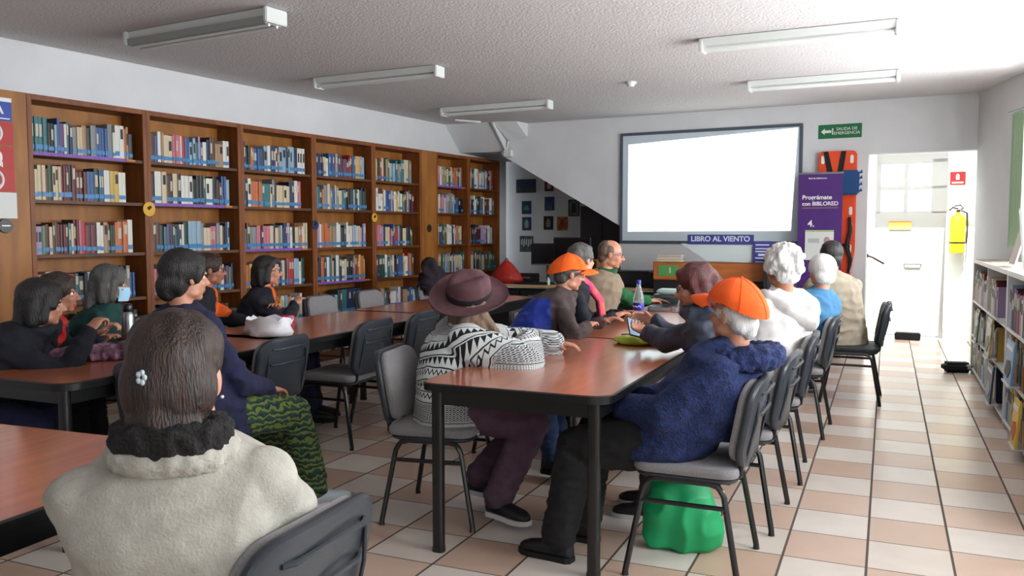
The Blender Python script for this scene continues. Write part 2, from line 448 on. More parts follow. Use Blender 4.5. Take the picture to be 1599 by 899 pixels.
# right wall: skewed pier, then windows
wall('wall_right_pier', (.835, 10.22), (1.09, 9.08), 0, ZC, .12, side=1)
wins = [('wall_right_1', (1.09, 9.08), (1.62, 7.1), [(.18, 1.85, .95, 2.45)], 1),
        ('wall_right_2', (1.62, 7.1), (1.62, -3.1), [(.3, 2.5, .9, 2.5), (3.0, 5.2, .9, 2.5), (5.7, 7.9, .9, 2.5), (8.2, 9.9, .9, 2.5)], 2)]
M_frame = mat('window_frame_paint', (.82, .83, .83), .4)
wn_i = 0
LIGHTS = []
for nm, p0, p1, holes, _ in wins:
    wall(nm, p0, p1, 0, ZC, .14, holes, side=1)
    a, b = V((*p0, 0)), V((*p1, 0)); d = (b - a).normalized(); n = V((-d.y, d.x, 0))
    for h in holes:
        wn_i += 1; w = h[1] - h[0]; hh = h[3] - h[2]
        t = D.objects.new('window_%d' % wn_i, None); C.objects.link(t); t['kind'] = 'structure'
        q = a + d * h[0] + n * .07; t.location = (q.x, q.y, h[2]); t.rotation_euler = (0, 0, math.atan2(d.y, d.x))
        f = MB()
        for z in (.025, hh - .025): f.box((w / 2, 0, z), (w, .06, .05))
        for k in range(4): f.box((.025 + (w - .05) * k / 3, 0, hh / 2), (.05, .06, hh))
        f.box((w / 2, 0, hh * .7), (w, .05, .04))
        f.build('window_frame', M_frame, t, smooth=False)
        MB().box((w / 2, 0, hh / 2), (w - .06, .005, hh - .06)).build('window_glass', M_pane, t, smooth=False)
        LIGHTS.append((a + d * ((h[0] + h[1]) / 2) + n * .30, d, n, w, hh, (h[2] + h[3]) / 2))

# ------------------------------------------------------------------ ceiling lamps
def lamp(p0, p1, label, louver=False):
    p0 = V(p0); p1 = V(p1); d = p1 - p0; L = d.length; c = (p0 + p1) / 2
    t = thing('fluorescent_lamp', label, 'ceiling lamp', (c.x, c.y, ZC - .004), math.atan2(d.y, d.x))
    h = MB(); prof = [(-.07, 0), (.07, 0), (.055, -.055), (-.055, -.055)]
    Mh = Matrix.Rotation(PI / 2, 4, 'Z') @ Matrix.Rotation(PI / 2, 4, 'X')
    h.prism(prof, -L / 2 + .02, L / 2 - .02, 0, Mh); h.build('housing', M_lampw, t, smooth=False, bevel=.003)
    if louver:
        g = MB().prism([(-.085, -.055), (.085, -.055), (.075, -.10), (-.075, -.10)], -L / 2 + .03, L / 2 - .03, 0, Mh); g.build('diffuser', M_lampg, t, smooth=False, bevel=.004)
    for s in (-1, 1):
        e = MB().box((s * (L / 2 - .01), 0, -.048), (.03, .19 if louver else .14, .095)); e.build('end_cap', M_lampw, t, smooth=False, bevel=.006)
        if not louver:
            for y in (-.035, .035):
                if s == 1: MB().cyl((-L / 2 + .02, y, -.078), (L / 2 - .02, y, -.078), .013, n=10).build('tube', M_tube, t)
    if louver:
        for y in (-.035, .035): MB().cyl((-L / 2 + .03, y, -.105), (L / 2 - .03, y, -.105), .010, n=10).build('tube', M_tube, t)
    return t
lamp((-5.06, 4.72, 0), (-3.65, 4.56, 0), 'nearest left ceiling tube lamp with grey louvre, above the bookcase', True)
lamp((-4.96, 6.78, 0), (-3.6, 6.68, 0), 'second ceiling tube lamp from the left, above the middle of the bookcase')
lamp((-4.80, 8.98, 0), (-3.42, 8.88, 0), 'ceiling tube lamp close to the white stair soffit')
lamp((-1.32, 6.58, 0), (.04, 6.50, 0), 'bright ceiling tube lamp at upper right, nearer of the two')
lamp((-1.26, 8.58, 0), (.06, 8.50, 0), 'ceiling tube lamp at right nearest the projection wall')
sd = thing('smoke_detector', 'small round white smoke detector on the ceiling', 'smoke detector', (-2.31, 8.15, ZC))
MB().cyl((0, 0, 0), (0, 0, -.02), .055, .05).build('base', M_lampw, sd)
MB().cyl((0, 0, -.02), (0, 0, -.045), .042, .03).build('sensor_head', M_white, sd)

# ------------------------------------------------------------------ the long wooden bookcase
OF = .28
BZ = [.10, .48, .85, 1.22, 1.63, 1.98]; BT = 2.40
bays = [(-2.14, -1.12), (-1.12, -.085), (-.085, .92), (.92, 1.92), (1.92, 2.87), (3.20, 3.995), (3.995, 4.84)]
names7 = ['nearest the red notices', 'second from the red notices', 'third from the red notices', 'fourth from the red notices', 'fifth, just before the wide panel', 'sixth, just past the wide panel', 'farthest, against the white recess']
M_strip = mat('purple_strip', (.36, .17, .58), .5, c2=(.55, .38, .72), scale=60, stretch=(8, 8, 1))
M_orstrip = mat('orange_strip', (.75, .45, .20), .5)
CASES = []
for i, (s0, s1) in enumerate(bays):
    t = thing('bookcase', 'tall dark wooden bookcase bay with books, ' + names7[i], 'bookcase', LP(s0, 0), LRZ, 'wooden bookcase bays along the left wall')
    w = s1 - s0                         # local: x along the wall, y = -out (into the wall is +y)
    def fy(o): return -o
    for x in (.0185, w - .0185):
        MB().box((x, -OF / 2 - .01, BT / 2), (.037, OF, BT)).build('side_panel', M_wood, t, smooth=False, bevel=.002)
    MB().box((w / 2, -OF / 2 - .01, BT - .02), (w - .074, OF, .04)).build('top_panel', M_wood, t, smooth=False, bevel=.002)
    MB().box((w / 2, -.018, BT / 2), (w - .074, .012, BT - .06)).build('back_panel', M_woodp, t, smooth=False)
    MB().box((w / 2, -OF / 2 - .02, .04), (w - .074, OF - .06, .08)).build('plinth', M_wdark, t, smooth=False)
    for z in BZ:
        MB().box((w / 2, -OF / 2 - .015, z - .0125), (w - .076, OF - .03, .025)).build('shelf', M_wdark, t, smooth=False, bevel=.002)
    CASES.append(t)
def strip(i, z, f0, f1, orange=True):
    w = bays[i][1] - bays[i][0]
    MB().box((w * (f0 + f1) / 2, -OF - .003, z - .008), (w * (f1 - f0), .003, .024)).build('label_strip', M_strip, CASES[i], smooth=False)
    if orange: MB().box((w * (f1 + .05), -OF - .003, z - .008), (w * .08, .003, .016)).build('label_tab', M_orstrip, CASES[i], smooth=False)
for a in ((0, BZ[5], .04, .80), (1, BZ[4], .04, .80), (2, BZ[3], .04, .80), (3, BZ[2], .04, .82), (5, BZ[5], .06, .8)): strip(*a)
# plain wood panels between / before the bays
t = tag(MB().box((0, 0, BT / 2), (.33, OF + .01, BT)).build('wood_panel', M_woodp, smooth=False, bevel=.003), 'wide plain wooden panel between the fifth and sixth bookcase bays', 'wood panel')
t.location = LP(3.035, OF / 2 + .01); t.rotation_euler = (0, 0, LRZ)
t = tag(MB().box((0, 0, BT / 2), (1.3, OF + .01, BT)).build('wood_panel', M_woodp, smooth=False, bevel=.003), 'broad honey wooden end panel carrying the notices at left', 'wood panel')
t.location = LP(-2.795, OF / 2 + .01); t.rotation_euler = (0, 0, LRZ)
# round stickers on the uprights
for s, z, m, lb in ((-1.12, 1.58, mat('sticker_yellow', (.82, .62, .16), .5), 'yellow round sticker on the upright right of the first bay'),
                    (.92, 1.46, mat('sticker_navy', (.10, .12, .28), .5), 'dark blue round sticker on an upright of the bookcase'),
                    (1.92, 1.55, D.materials['sticker_yellow'], 'yellow round sticker on the upright before the fifth bay'),
                    (3.03, 1.43, mat('sticker_dark', (.16, .09, .07), .5), 'small dark round sticker on the wide wooden panel')):
    t = thing('round_sticker', lb, 'sticker', LP(s, OF + .012, z), LRZ)
    MB().cyl((0, 0, 0), (0, -.006, 0), .06 if s < 0 else .05, n=24).build('disc', m, t)
    MB().cyl((-.012, -.006, 0), (.012, -.009, .02), .012, n=8).build('mark', M_edge, t)
# notices on the end panel
def notice(z, h, w, m, label, kind):
    t = thing('notice', label, 'sign', LP(-2.41, OF + .016, z), LRZ)
    MB().box((0, 0, 0), (w, .008, h)).build('plate', m, t, smooth=False)
    Mt = Matrix.Translation((0, -.005, 0)) @ Matrix.Rotation(PI / 2, 4, 'X')
    if kind == 'ban':
        r = MB().tube([(.070 * math.cos(a), -.006, .070 * math.sin(a)) for a in [2 * PI * i / 24 for i in range(25)]], .010, 6); r.build('ring', M_text, t)
        MB().tube([(-.05, -.006, .05), (.05, -.006, -.05)], .009, 6).build('slash', M_text, t)
        MB().box((0, -.005, .01), (.05, .004, .09)).build('pictogram', M_text, t, smooth=False, bevel=.001)
    elif kind == 'speech':
        b = MB(); b.prism(rrect(.14, .10, .045) , 0, .004, 0, Mt); b.prism([(.02, -.04), (.07, -.03), (.07, -.072)], 0, .004, 0, Mt); b.build('speech_bubble', M_text, t, smooth=False)
    elif kind == 'blue':
        text('letter', 'A', .10, M_text, t, Matrix.Translation((.055, -.005, 0)) @ Matrix.Rotation(PI / 2, 4, 'X'), bold=.003)
        MB().box((0, -.005, .068), (w, .003, .028)).build('white_band', M_text, t, smooth=False)
        MB().box((0, -.005, -.065), (w * .9, .003, .008)).build('line', M_text, t, smooth=False)
    elif kind == 'card':
        MB().tube([(-.02, -.005, .05), (.03, -.005, .03), (.03, -.005, -.02), (.01, -.005, -.05)], .008, 6).build('curl_mark', mat('olive_ink', (.40, .48, .30), .6), t)
    elif kind == 'disc': pass
zs = [(2.26, .165, .30, M_blue, 'blue and white notice at the top of the wooden end panel', 'blue'),
      (2.09, .165, .31, M_red, 'upper red prohibition notice, under the blue one', 'ban'),
      (1.92, .155, .31, M_red, 'red notice with a white speech bubble', 'speech'),
      (1.76, .160, .31, M_red, 'lower red prohibition notice, above the white card', 'ban'),
      (1.58, .185, .33, M_paper, 'white card with a green curl on the wooden end panel', 'card')]
for z, h, w, m, lb, k in zs: notice(z, h, w, m, lb, k)
t = thing('round_plate', 'dark round plate on the wooden end panel below the notices', 'plate', LP(-2.335, OF + .016, 1.435), LRZ)
MB().cyl((0, .004, 0), (0, -.012, 0), .055, .05, n=24).build('disc', mat('dark_disc', (.15, .17, .17), .4), t)
MB().box((0, -.013, 0), (.06, .002, .006)).build('line', M_metal, t, smooth=False)

# ------------------------------------------------------------------ books
pal = {'white': (.80, .80, .77), 'cream': (.76, .70, .58), 'pale blue': (.52, .63, .70), 'navy': (.10, .13, .28), 'blue': (.18, .32, .52), 'teal': (.16, .40, .42), 'dark green': (.10, .24, .18),
       'green': (.32, .48, .30), 'yellow': (.74, .62, .28), 'orange': (.70, .38, .20), 'red': (.62, .13, .15), 'maroon': (.34, .10, .13), 'pink': (.72, .40, .46), 'purple': (.34, .22, .42),
       'lilac': (.60, .52, .66), 'black': (.07, .07, .08), 'charcoal': (.20, .21, .23), 'grey': (.48, .49, .50), 'brown': (.32, .21, .15), 'tan': (.60, .48, .36)}
PN = list(pal)
BM = {k: mat('book_' + k.replace(' ', '_'), c, .45) for k, c in pal.items()}
M_pages = mat('book_pages', (.78, .74, .65), .9)
M_sticker = mat('blue_shelf_tape', (.22, .48, .68), .4)
M_ttl = mat('spine_title_light', (.72, .70, .62), .5); M_ttd = mat('spine_title_dark', (.12, .12, .14), .5)
def book_geo(mb, w, d, h, mc, mp, ms, mt, tape, T=None, z1=.62, z2=.80, rnd=True):
    """spine at y=0 facing -y, x thickness, tape band near the foot, title block"""
    T = T or Matrix.Identity(4)
    e = min(.12 * w, .003) if w < .2 else .003
    def B(x0, x1, y0, y1, a, b, mi):
        vs = [T @ V((x, y, z)) for z in (a, b) for x, y in ((x0, y0), (x1, y0), (x1, y1), (x0, y1))]
        mb.add(vs, [(3, 2, 1, 0), (4, 5, 6, 7), (0, 1, 5, 4), (1, 2, 6, 5), (2, 3, 7, 6), (3, 0, 4, 7)], mi)
    # curved spine + covers as one profile, pages inside
    prof = [(0, d), (0, .004), (w * .2, .001), (w * .5, 0), (w * .8, .001), (w, .004), (w, d), (w - e, d), (w - e, .008), (e, .008), (e, d)]
    n = len(prof)
    vs = [T @ V((x, y, 0)) for x, y in prof] + [T @ V((x, y, h)) for x, y in prof]
    fs = [(i, (i + 1) % n, n + (i + 1) % n, n + i) for i in range(n)]
    tops = [(0, 1, 9, 10), (1, 2, 3, 9), (3, 4, 5, 9), (5, 8, 9), (5, 6, 7, 8)]
    fs += [tuple(n + i for i in q) for q in tops] + [tuple(reversed(q)) for q in tops]
    mb.add(vs, fs, mc)
    B(e, w - e, .009, d - .004, .004, h - .004, mp)
    if tape: B(w * .04, w * .96, -.0015, .003, .024, .056, ms)
    if mt is not None: B(w * .2, w * .8, -.001, .003, h * z1, h * z2, mt)
BOOKS = 0
ordn = ['first', 'second', 'third', 'fourth', 'fifth', 'sixth', 'seventh', 'eighth', 'ninth', 'tenth', 'eleventh', 'twelfth', 'thirteenth', 'fourteenth', 'fifteenth', 'sixteenth', 'seventeenth', 'eighteenth', 'nineteenth', 'twentieth']
ordn += ['twenty-' + o for o in ordn[:9]] + ['thirtieth'] + ['thirty-' + o for o in ordn[:9]]
proto = {}
def book_proto(c, variant):
    k = (c, variant)
    if k not in proto:
        mb = MB(); tt = M_ttd if c in ('white', 'cream', 'yellow', 'pale blue', 'lilac', 'tan') else M_ttl
        book_geo(mb, .035, .17, .24, 0, 1, 2, 3 if variant > 1 else None, variant < 3, z1=(.55, .7, .45, .6)[variant], z2=(.85, .86, .8, .9)[variant])
        proto[k] = mb.mesh('book', [BM[c], M_pages, M_sticker, tt], smooth=False)
    return proto[k]
stuffmb = MB(); stuffm = [BM[k] for k in PN] + [M_pages, M_sticker, M_ttl]
rowname = ['top', 'second', 'third', 'fourth', 'fifth', 'sixth']
bayname = ['bay nearest the red notices', 'second bay from the notices', 'third bay from the notices']
rowpal = {}
weights = {'white': 14, 'cream': 11, 'pale blue': 4, 'navy': 5, 'blue': 5, 'teal': 4, 'dark green': 3, 'green': 2, 'yellow': 2, 'orange': 2, 'red': 3, 'maroon': 3, 'pink': 3, 'purple': 2, 'lilac': 3, 'black': 5, 'charcoal': 5, 'grey': 5, 'brown': 3, 'tan': 4}
def fill_row(i, r):
    global BOOKS
    s0, s1 = bays[i]; z = BZ[5 - r]; w = s1 - s0 - .08; x = .045; k = 0
    end = .04 + w * random.uniform(.84, .96); group = 'library books in the wooden bookcase'
    prev = None; hb = random.uniform(.225, .25)
    while x < end:
        th = random.choice((.022, .026, .03, .034, .04, .048)); 
        if prev and random.random() < .28: c, hh, th = prev
        else:
            c = random.choices(PN, [weights[p] for p in PN])[0]; hh = hb + random.uniform(-.035, .035)
            if (i, r) == (0, 2) and .38 < x / w < .58: c = random.choice(('red', 'pink', 'maroon'))
        if x + th > .04 + w: break
        prev = (c, hh, th)
        lean = 0
        dep = random.uniform(.12, .15); inset = random.uniform(.0, .012)
        tl = random.uniform(-1.2, 1.2) if lean == 0 else lean
        o_y = -OF + .028 + inset
        v = random.choice((0, 0, 1, 1, 2, 2, 3)) if i < 4 else random.choice((0, 1, 3, 3))
        if BOOKS < 262 and i <= 2 and r <= 3:
            o = D.objects.new('book', book_proto(c, v)); C.objects.link(o)
            p = LP(s0 + x, -o_y, z + .0005); o.location = p; o.rotation_euler = (0, 0, LRZ)
            o.scale = (th * .97 / .035, dep / .17, hh / .24)
            tag(o, f'{c} book, {ordn[k]} from left on the {rowname[r]} shelf, {bayname[i]}', 'book', group)
            BOOKS += 1
        else:
            T = Matrix.Translation(LP(s0 + x, -o_y, z + .0005)) @ Matrix.Rotation(LRZ, 4, 'Z')
            book_geo(stuffmb, th * .97, dep, hh, PN.index(c), len(PN), len(PN) + 1, (len(PN) + 2) if v > 1 else None, v < 3, T, z1=.6, z2=.85)
        x += th; k += 1
for i in range(7):
    for r in range(6 if i >= 2 else 5):
        fill_row(i, r)
so_ = stuffmb.build('books', stuffm, smooth=False)
tag(so_, 'closely packed mixed library books filling the farther bays of the wooden bookcase', 'books', kind='stuff')

# a helper that turns a point of the view into a point of a vertical plane (q, n)
_F = 1340.; _P = R(3.82); _Y = R(23.6); CAMZ = 1.40
_fh = V((-math.sin(_Y), math.cos(_Y), 0)); _rt = V((math.cos(_Y), math.sin(_Y), 0)); _up = V((_fh.x * math.sin(_P), _fh.y * math.sin(_P), math.cos(_P)))
_fw = V((_fh.x * math.cos(_P), _fh.y * math.cos(_P), -math.sin(_P)))
def at(x, y, q, n):
    r = _fw + _rt * ((x - 799.5) / _F) - _up * ((y - 449.5) / _F)
    t = (V((q.x, q.y, 0)).dot(n)) / (r.dot(n)); return V((r.x * t, r.y * t, CAMZ + r.z * t))

# ------------------------------------------------------------------ projection board on the far wall
wb = thing('projection_board', 'large wall whiteboard with a bright white projected picture', 'projection screen', FP(-1.96, 0, 1.93), FRZ)
MB().box((0, -.012, 0), (2.17, .02, 1.34)).build('board', mat('whiteboard', (.78, .83, .86), .35), wb, smooth=False)
M_wbf = mat('board_frame', (.30, .34, .38), .4)
fr = MB()
for z in (-.672, .672): fr.box((0, -.018, z), (2.21, .035, .035))
for x in (-1.09, 1.09): fr.box((x, -.018, 0), (.035, .035, 1.34))
fr.build('frame', M_wbf, wb, smooth=False, bevel=.004)
def _proj():
    m, nt, b, out = newmat('projected_picture'); g = NG(nt)
    tc = nt.nodes.new('ShaderNodeTexCoord'); x, y, z = g.sep(tc.outputs['Object'])
    f = g.m('ADD', g.m('MULTIPLY', x, .8), .85)
    nn = g.m('MULTIPLY', g.noise(tc.outputs['Object'], 2.2, 3), .9)
    f = g.m('MINIMUM', 1, g.m('MAXIMUM', 0, g.m('ADD', f, nn)))
    k = g.mix(f, col4((.58, .92, .97)), col4((1, 1, 1)))
    for z0 in (.20, -.13, -.50):
        ln = g.m('MULTIPLY', g.band(z, z0, z0 + .006), g.m('LESS_THAN', x, -.62)); k = g.mix(g.m('MULTIPLY', ln, .5), k, col4((.45, .60, .62)))
    sk = g.m('MULTIPLY', g.m('MULTIPLY', g.band(z, -.50, -.28), g.band(x, -.62, -.25)), g.m('GREATER_THAN', g.noise(tc.outputs['Object'], 14, 2), .60))
    k = g.mix(g.m('MULTIPLY', sk, .5), k, col4((.55, .63, .66)))
    sk = g.m('MULTIPLY', g.m('MULTIPLY', g.band(z, .42, .56), g.band(x, .78, .98)), g.m('GREATER_THAN', g.noise(tc.outputs['Object'], 18, 2), .56))
    k = g.mix(g.m('MULTIPLY', sk, .8), k, col4((.40, .75, .65)))
    nt.links.new(k, b.inputs['Emission Color']); b.inputs['Emission Strength'].default_value = 1.7; b.inputs[0].default_value = (.6, .6, .6, 1)
    return m
pj = MB().prism([(-1.0, -.54), (.995, -.53), (1.05, .64), (-1.0, .545)], .024, .026, 0, Matrix.Rotation(PI / 2, 4, 'X'))
pj.build('projected_image', _proj(), wb, smooth=False)

# exit sign
Mx90 = Matrix.Rotation(PI / 2, 4, 'X')
ex = thing('exit_sign', 'green emergency exit sign with white arrow above the orange board', 'sign', FP(-.46, -.004, 2.51), FRZ + R(-1))
MB().box((0, 0, 0), (.46, .012, .155)).build('plate', M_green, ex, smooth=False, bevel=.002)
text('lettering', 'SALIDA DE\nEMERGENCIA', .046, M_text, ex, Matrix.Translation((.075, -.008, .0)) @ Mx90)
ar = MB().prism([(-.20, 0), (-.16, .035), (-.16, .015), (-.09, .015), (-.09, -.015), (-.16, -.015), (-.16, -.035)], .006, .009, 0, Mx90)
ar.box((-.075, -.008, 0), (.012, .003, .07)); ar.build('arrow', M_text, ex, smooth=False)

# orange rescue board
M_or = mat('rescue_orange', (.90, .30, .12), .4)
sb = thing('spinal_board', 'tall orange rescue stretcher board with black straps on the wall', 'stretcher board', FP(-.47, -.03, 0), FRZ)
pr = [(-.20, 2.26), (-.17, 2.285), (.17, 2.285), (.205, 2.26), (.205, 1.2), (.16, .86), (-.14, .86), (-.20, 1.2)]
MB().prism(pr, 0, .05, 0, Mx90).build('board', M_or, sb, smooth=False, bevel=.012)
for z in (2.19, 1.62, 1.45, 1.2, .98):
    for x in (-.15, .155): MB().prism(rrect(.035, .09, .015, cx=x, cy=z), .0505, .053, 0, Mx90).build('grip_hole', M_text, sb, smooth=False)
for pts in ([(-.12, 2.28), (-.06, 2.0)], [(.07, 2.28), (.03, 2.0)]):
    a, b = pts
    MB().prism([(a[0] - .025, a[1]), (a[0] + .025, a[1]), (b[0] + .03, b[1]), (b[0] - .03, b[1])], .054, .062, 0, Mx90).build('strap', M_edge, sb, smooth=False)
MB().tube([(.15, -.07, 1.55), (.16, -.075, 1.4), (.13, -.08, 1.22), (.17, -.075, 1.08), (.15, -.07, .93)], [.02, .025, .03, .025, .015], 8, flat=.5).build('strap', M_edge, sb)
MB().tube([(-.02, -.07, 1.26), (.06, -.075, 1.25), (.16, -.07, 1.22)], .018, 8, flat=.5).build('strap', M_edge, sb)
hb = thing('head_immobilizer', 'blue foam head immobilizer hanging over the orange board', 'head immobilizer', FP(-.33, -.12, 1.79), FRZ)
MB().box((0, 0, .14), (.20, .10, .27)).build('block', mat('blue_foam', (.07, .27, .47), .7), hb, bevel=.02)
for z in (.04, .11, .18, .24): MB().tube([(.08, -.02, z), (.13, -.02, z + .01), (.12, -.02, z + .03)], .012, 8).build('buckle', mat('blue_strap', (.10, .30, .55), .5) if z == .04 else D.materials['blue_strap'], hb)

# purple banner
bn = thing('roll_up_banner', 'purple roll-up banner with white lettering beside the screen', 'banner', (-.69, 10.06, 0), R(-3))
MB().box((0, 0, 1.04), (.46, .006, 1.97)).build('sheet', M_purple, bn, smooth=False)
MB().box((0, 0, .04), (.50, .10, .07)).build('base', M_metal, bn, bevel=.01)
MB().box((0, 0, 2.03), (.47, .02, .02)).build('top_rail', M_metal, bn, smooth=False)
MB().cyl((0, .03, .06), (0, .03, 2.02), .008, n=8).build('pole', M_metal, bn)
def T3(x, z, y=-.006): return Matrix.Translation((x, y, z)) @ Mx90
text('lettering', 'Prográmate', .066, M_text, bn, T3(-.19, 1.765), bold=.0012, align='LEFT')
text('lettering', 'con BIBLORED', .060, M_text, bn, T3(-.19, 1.695), bold=.0010, align='LEFT')
text('lettering', 'Red de bibliotecas', .026, M_text, bn, T3(-.03, 1.975), bold=.0003)
text('lettering', '4.', .10, M_text, bn, T3(-.09, 1.475), bold=.002)
MB().box((.0, -.005, 1.65), (.38, .003, .006)).build('gold_line', mat('gold_line', (.65, .50, .30), .5), bn, smooth=False)
MB().box((.0, -.005, 1.24), (.30, .004, .33)).build('card', M_paper, bn, smooth=False)
MB().box((.0, -.008, 1.395), (.30, .003, .015)).build('card_edge', mat('card_lime', (.65, .72, .45), .6), bn, smooth=False)
MB().sph((.08, -.006, 1.29), (.035, .006, .045)).build('printed_figure', mat('printed_pink', (.75, .55, .55), .6), bn)
MB().box((-.06, -.008, 1.29), (.12, .002, .05)).build('printed_text', mat('printed_grey', (.70, .72, .72), .6), bn, smooth=False)

# vestibule things
t = thing('fire_extinguisher', 'yellow fire extinguisher on the white wall behind the doorway', 'fire extinguisher', FP(.70, vy - .12, 1.12), FRZ)
M_yel = mat('yellow_enamel', (.86, .74, .10), .35)
MB().loft([[V((r * math.cos(2 * PI * i / 20), r * math.sin(2 * PI * i / 20), z)) for i in range(20)] for r, z in ((.078, 0), (.088, .02), (.088, .40), (.07, .46), (.03, .485), (.025, .51))]).build('cylinder', M_yel, t)
MB().cyl((0, 0, .12), (0, 0, .14), .090, n=20).build('band', M_black, t)
hv = MB().cyl((0, 0, .50), (0, 0, .54), .02, n=10).tube([(0, 0, .55), (-.06, 0, .57), (-.10, 0, .53)], .008, 6); hv.tube([(0, 0, .53), (.06, 0, .56), (.02, 0, .60), (-.05, 0, .585)], .008, 6); hv.build('valve', M_black, t)
MB().tube([(.02, -.01, .54), (.10, -.02, .50), (.11, -.02, .25), (.10, -.02, .12)], .010, 8).build('hose', M_black, t)
t = thing('extinguisher_sign', 'small red and white extinguisher sign above the yellow extinguisher', 'sign', FP(.68, vy - .012, 2.06), FRZ)
MB().box((0, 0, 0), (.17, .01, .16)).build('plate', M_red, t, smooth=False)
MB().prism([(-.02, -.02), (.02, -.02), (.02, .04), (0, .06), (-.02, .04)], .006, .008, 0, Mx90).build('pictogram', M_text, t, smooth=False)
MB().box((0, -.007, -.055), (.13, .003, .02)).build('text_line', M_text, t, smooth=False)
t = thing('door_notice', 'small yellow notice on the lower white part of the outer door', 'sign', FP(.03, vy - .005, 1.47), FRZ)
MB().box((0, 0, 0), (.27, .006, .11)).build('plate', mat('notice_yellow', (.88, .76, .36), .6), t, smooth=False)
MB().box((0, -.002, .045), (.27, .006, .018)).build('stripe', mat('notice_orange', (.80, .50, .25), .6), t, smooth=False)
t = thing('door_mat_block', 'black rubber block on the vestibule floor before the outer door', 'doorstop', FP(.17, vy - .16, 0), FRZ)
MB().box((0, 0, .045), (.30, .16, .09)).build('block', M_rubber, t, bevel=.01)
t = thing('handrail', 'short dark handrail sticking out at the left jamb of the doorway', 'handrail', FP(-.15, .12, 1.10), FRZ)
MB().tube([(0, 0, .02), (.05, .02, 0), (.17, .04, -.07)], .010, 8).build('rail', mat('bronze', (.25, .18, .14), .4), t)
MB().cyl((-.004, 0, .02), (.01, 0, .02), .022, n=12).build('bracket', D.materials['bronze'], t)

# ------------------------------------------------------------------ white low shelves on the right
M_sh = mat('white_shelf_metal', (.80, .81, .80), .4); M_shtop = mat('shelf_top_beige', (.62, .56, .50), .6)
SX = .79
RB = []
def low_shelf(y1, y0, label):
    L = y1 - y0
    t = thing('low_bookshelf', label, 'bookshelf', (SX, y1, 0), -PI / 2, 'white low bookshelves on the right')
    MB().box((L / 2, .15, 1.11), (L, .31, .02)).build('top_board', M_shtop, t, smooth=False, bevel=.003)
    MB().box((L / 2, -.004, 1.105), (L, .012, .035)).build('top_edge', M_sh, t, smooth=False, bevel=.002)
    MB().box((L / 2, .29, .55), (L - .04, .012, 1.08)).build('back_panel', M_sh, t, smooth=False)
    for x in (.0125, L / 2, L - .0125): MB().box((x, .145, .55), (.025, .29, 1.10)).build('side_panel', M_sh, t, smooth=False, bevel=.002)
    for z in (.06, .385, .72): MB().box((L / 2, .14, z - .01), (L - .03, .28, .02)).build('shelf', M_sh, t, smooth=False, bevel=.002)
    return t
low_shelf(9.60, 7.00, 'white low bookshelf on the right, far unit next to the doorway')
low_shelf(6.985, 4.40, 'white low bookshelf at the right edge, near unit with picture books')
def rbook(y, z, th, dep, h, c, label, v=3, out=.01, group='books on the white low shelves'):
    o = D.objects.new('book', book_proto(c, v)); C.objects.link(o)
    o.location = (SX + out, y, z + .0005); o.rotation_euler = (0, 0, -PI / 2)
    o.scale = (th * .96 / .035, dep / .17, h / .24)
    tag(o, label, 'book', group)
un = ['far white shelf', 'near white shelf']; tier = ['bottom tier', 'middle tier', 'top tier']
for u, (ya, yb) in enumerate(((9.55, 7.04), (6.94, 5.75))):
    for ti, z in enumerate((.06, .385, .72)):
        y = ya - (.0 if ti < 2 else .02); k = 0
        lim = [26, 20][u]
        while y > yb and k < lim:
            th = random.choice((.035, .045, .06, .03)) * (1.6 if u == 0 else 1.25)
            if u == 0 and ti < 2: th *= 1.1
            if abs(y - (ya + yb - .1) / 2) < .09 and u == 0: y -= .07
            c = random.choice(['red', 'maroon', 'white', 'purple', 'cream', 'navy', 'pale blue', 'lilac', 'tan'] if ti == 2 else ['dark green', 'cream', 'blue', 'teal', 'yellow', 'pale blue', 'white', 'navy', 'brown', 'orange'])
            hh = random.uniform(.22, .30)
            # the low rows stay closer together than the row is long, so they lean together in the middle
            rbook(y, z, th, .20, hh, c, f'{c} book, {ordn[k]} from the doorway end on the {tier[ti]}, {un[u]}')
            y -= th * 1.02; k += 1
# face-out picture books leaning on the front of the shelves
def cover(y, z, w, h, c1, c2, label, tilt=6):
    t = thing('picture_book', label, 'book', (SX - .055, y, z), -PI / 2, 'picture books facing the aisle')
    Mt = Matrix.Rotation(R(-tilt), 4, 'X')
    b = MB(); b.box((0, .004, h / 2), (w, .014, h)); b.build('cover', mat('cover_' + label[:12].replace(' ', '_'), c1, .4), t, smooth=False, bevel=.002).data.transform(Mt)
    g = MB(); g.prism([(-w * .35, h * .2), (w * .1, h * .12), (w * .38, h * .35), (w * .2, h * .55), (-w * .2, h * .5)], .004, .007, 0, Mx90); g.build('cover_picture', mat('pict_' + label[:12].replace(' ', '_'), c2, .5), t, smooth=False).data.transform(Mt)
    g = MB().box((0, -.006, h * .84), (w * .8, .004, h * .1)); g.build('title_band', M_text, t, smooth=False).data.transform(Mt)
    s = MB().box((0, .02, -.008), (w * .9, .07, .012)); s.build('stand', M_sh, t, smooth=False)
cover(7.62, .42, .30, .30, (.62, .60, .42), (.45, .50, .35), 'olive yellow picture book displayed face-out on the far white shelf', 4)
cover(7.45, .10, .34, .28, (.18, .28, .33), (.62, .70, .74), 'dark slate picture book face-out at the bottom of the far white shelf', 4)
cover(6.35, .42, .36, .27, (.40, .58, .72), (.06, .07, .09), 'blue picture book with a black shape face-out on the near white shelf', 4)
cover(8.6, .42, .26, .26, (.28, .35, .30), (.50, .55, .45), 'dark green picture book face-out on the far white shelf', 4)
cover(5.98, .09, .24, .28, (.85, .72, .20), (.75, .35, .15), 'yellow picture book face-out at the bottom of the near white shelf', 4)
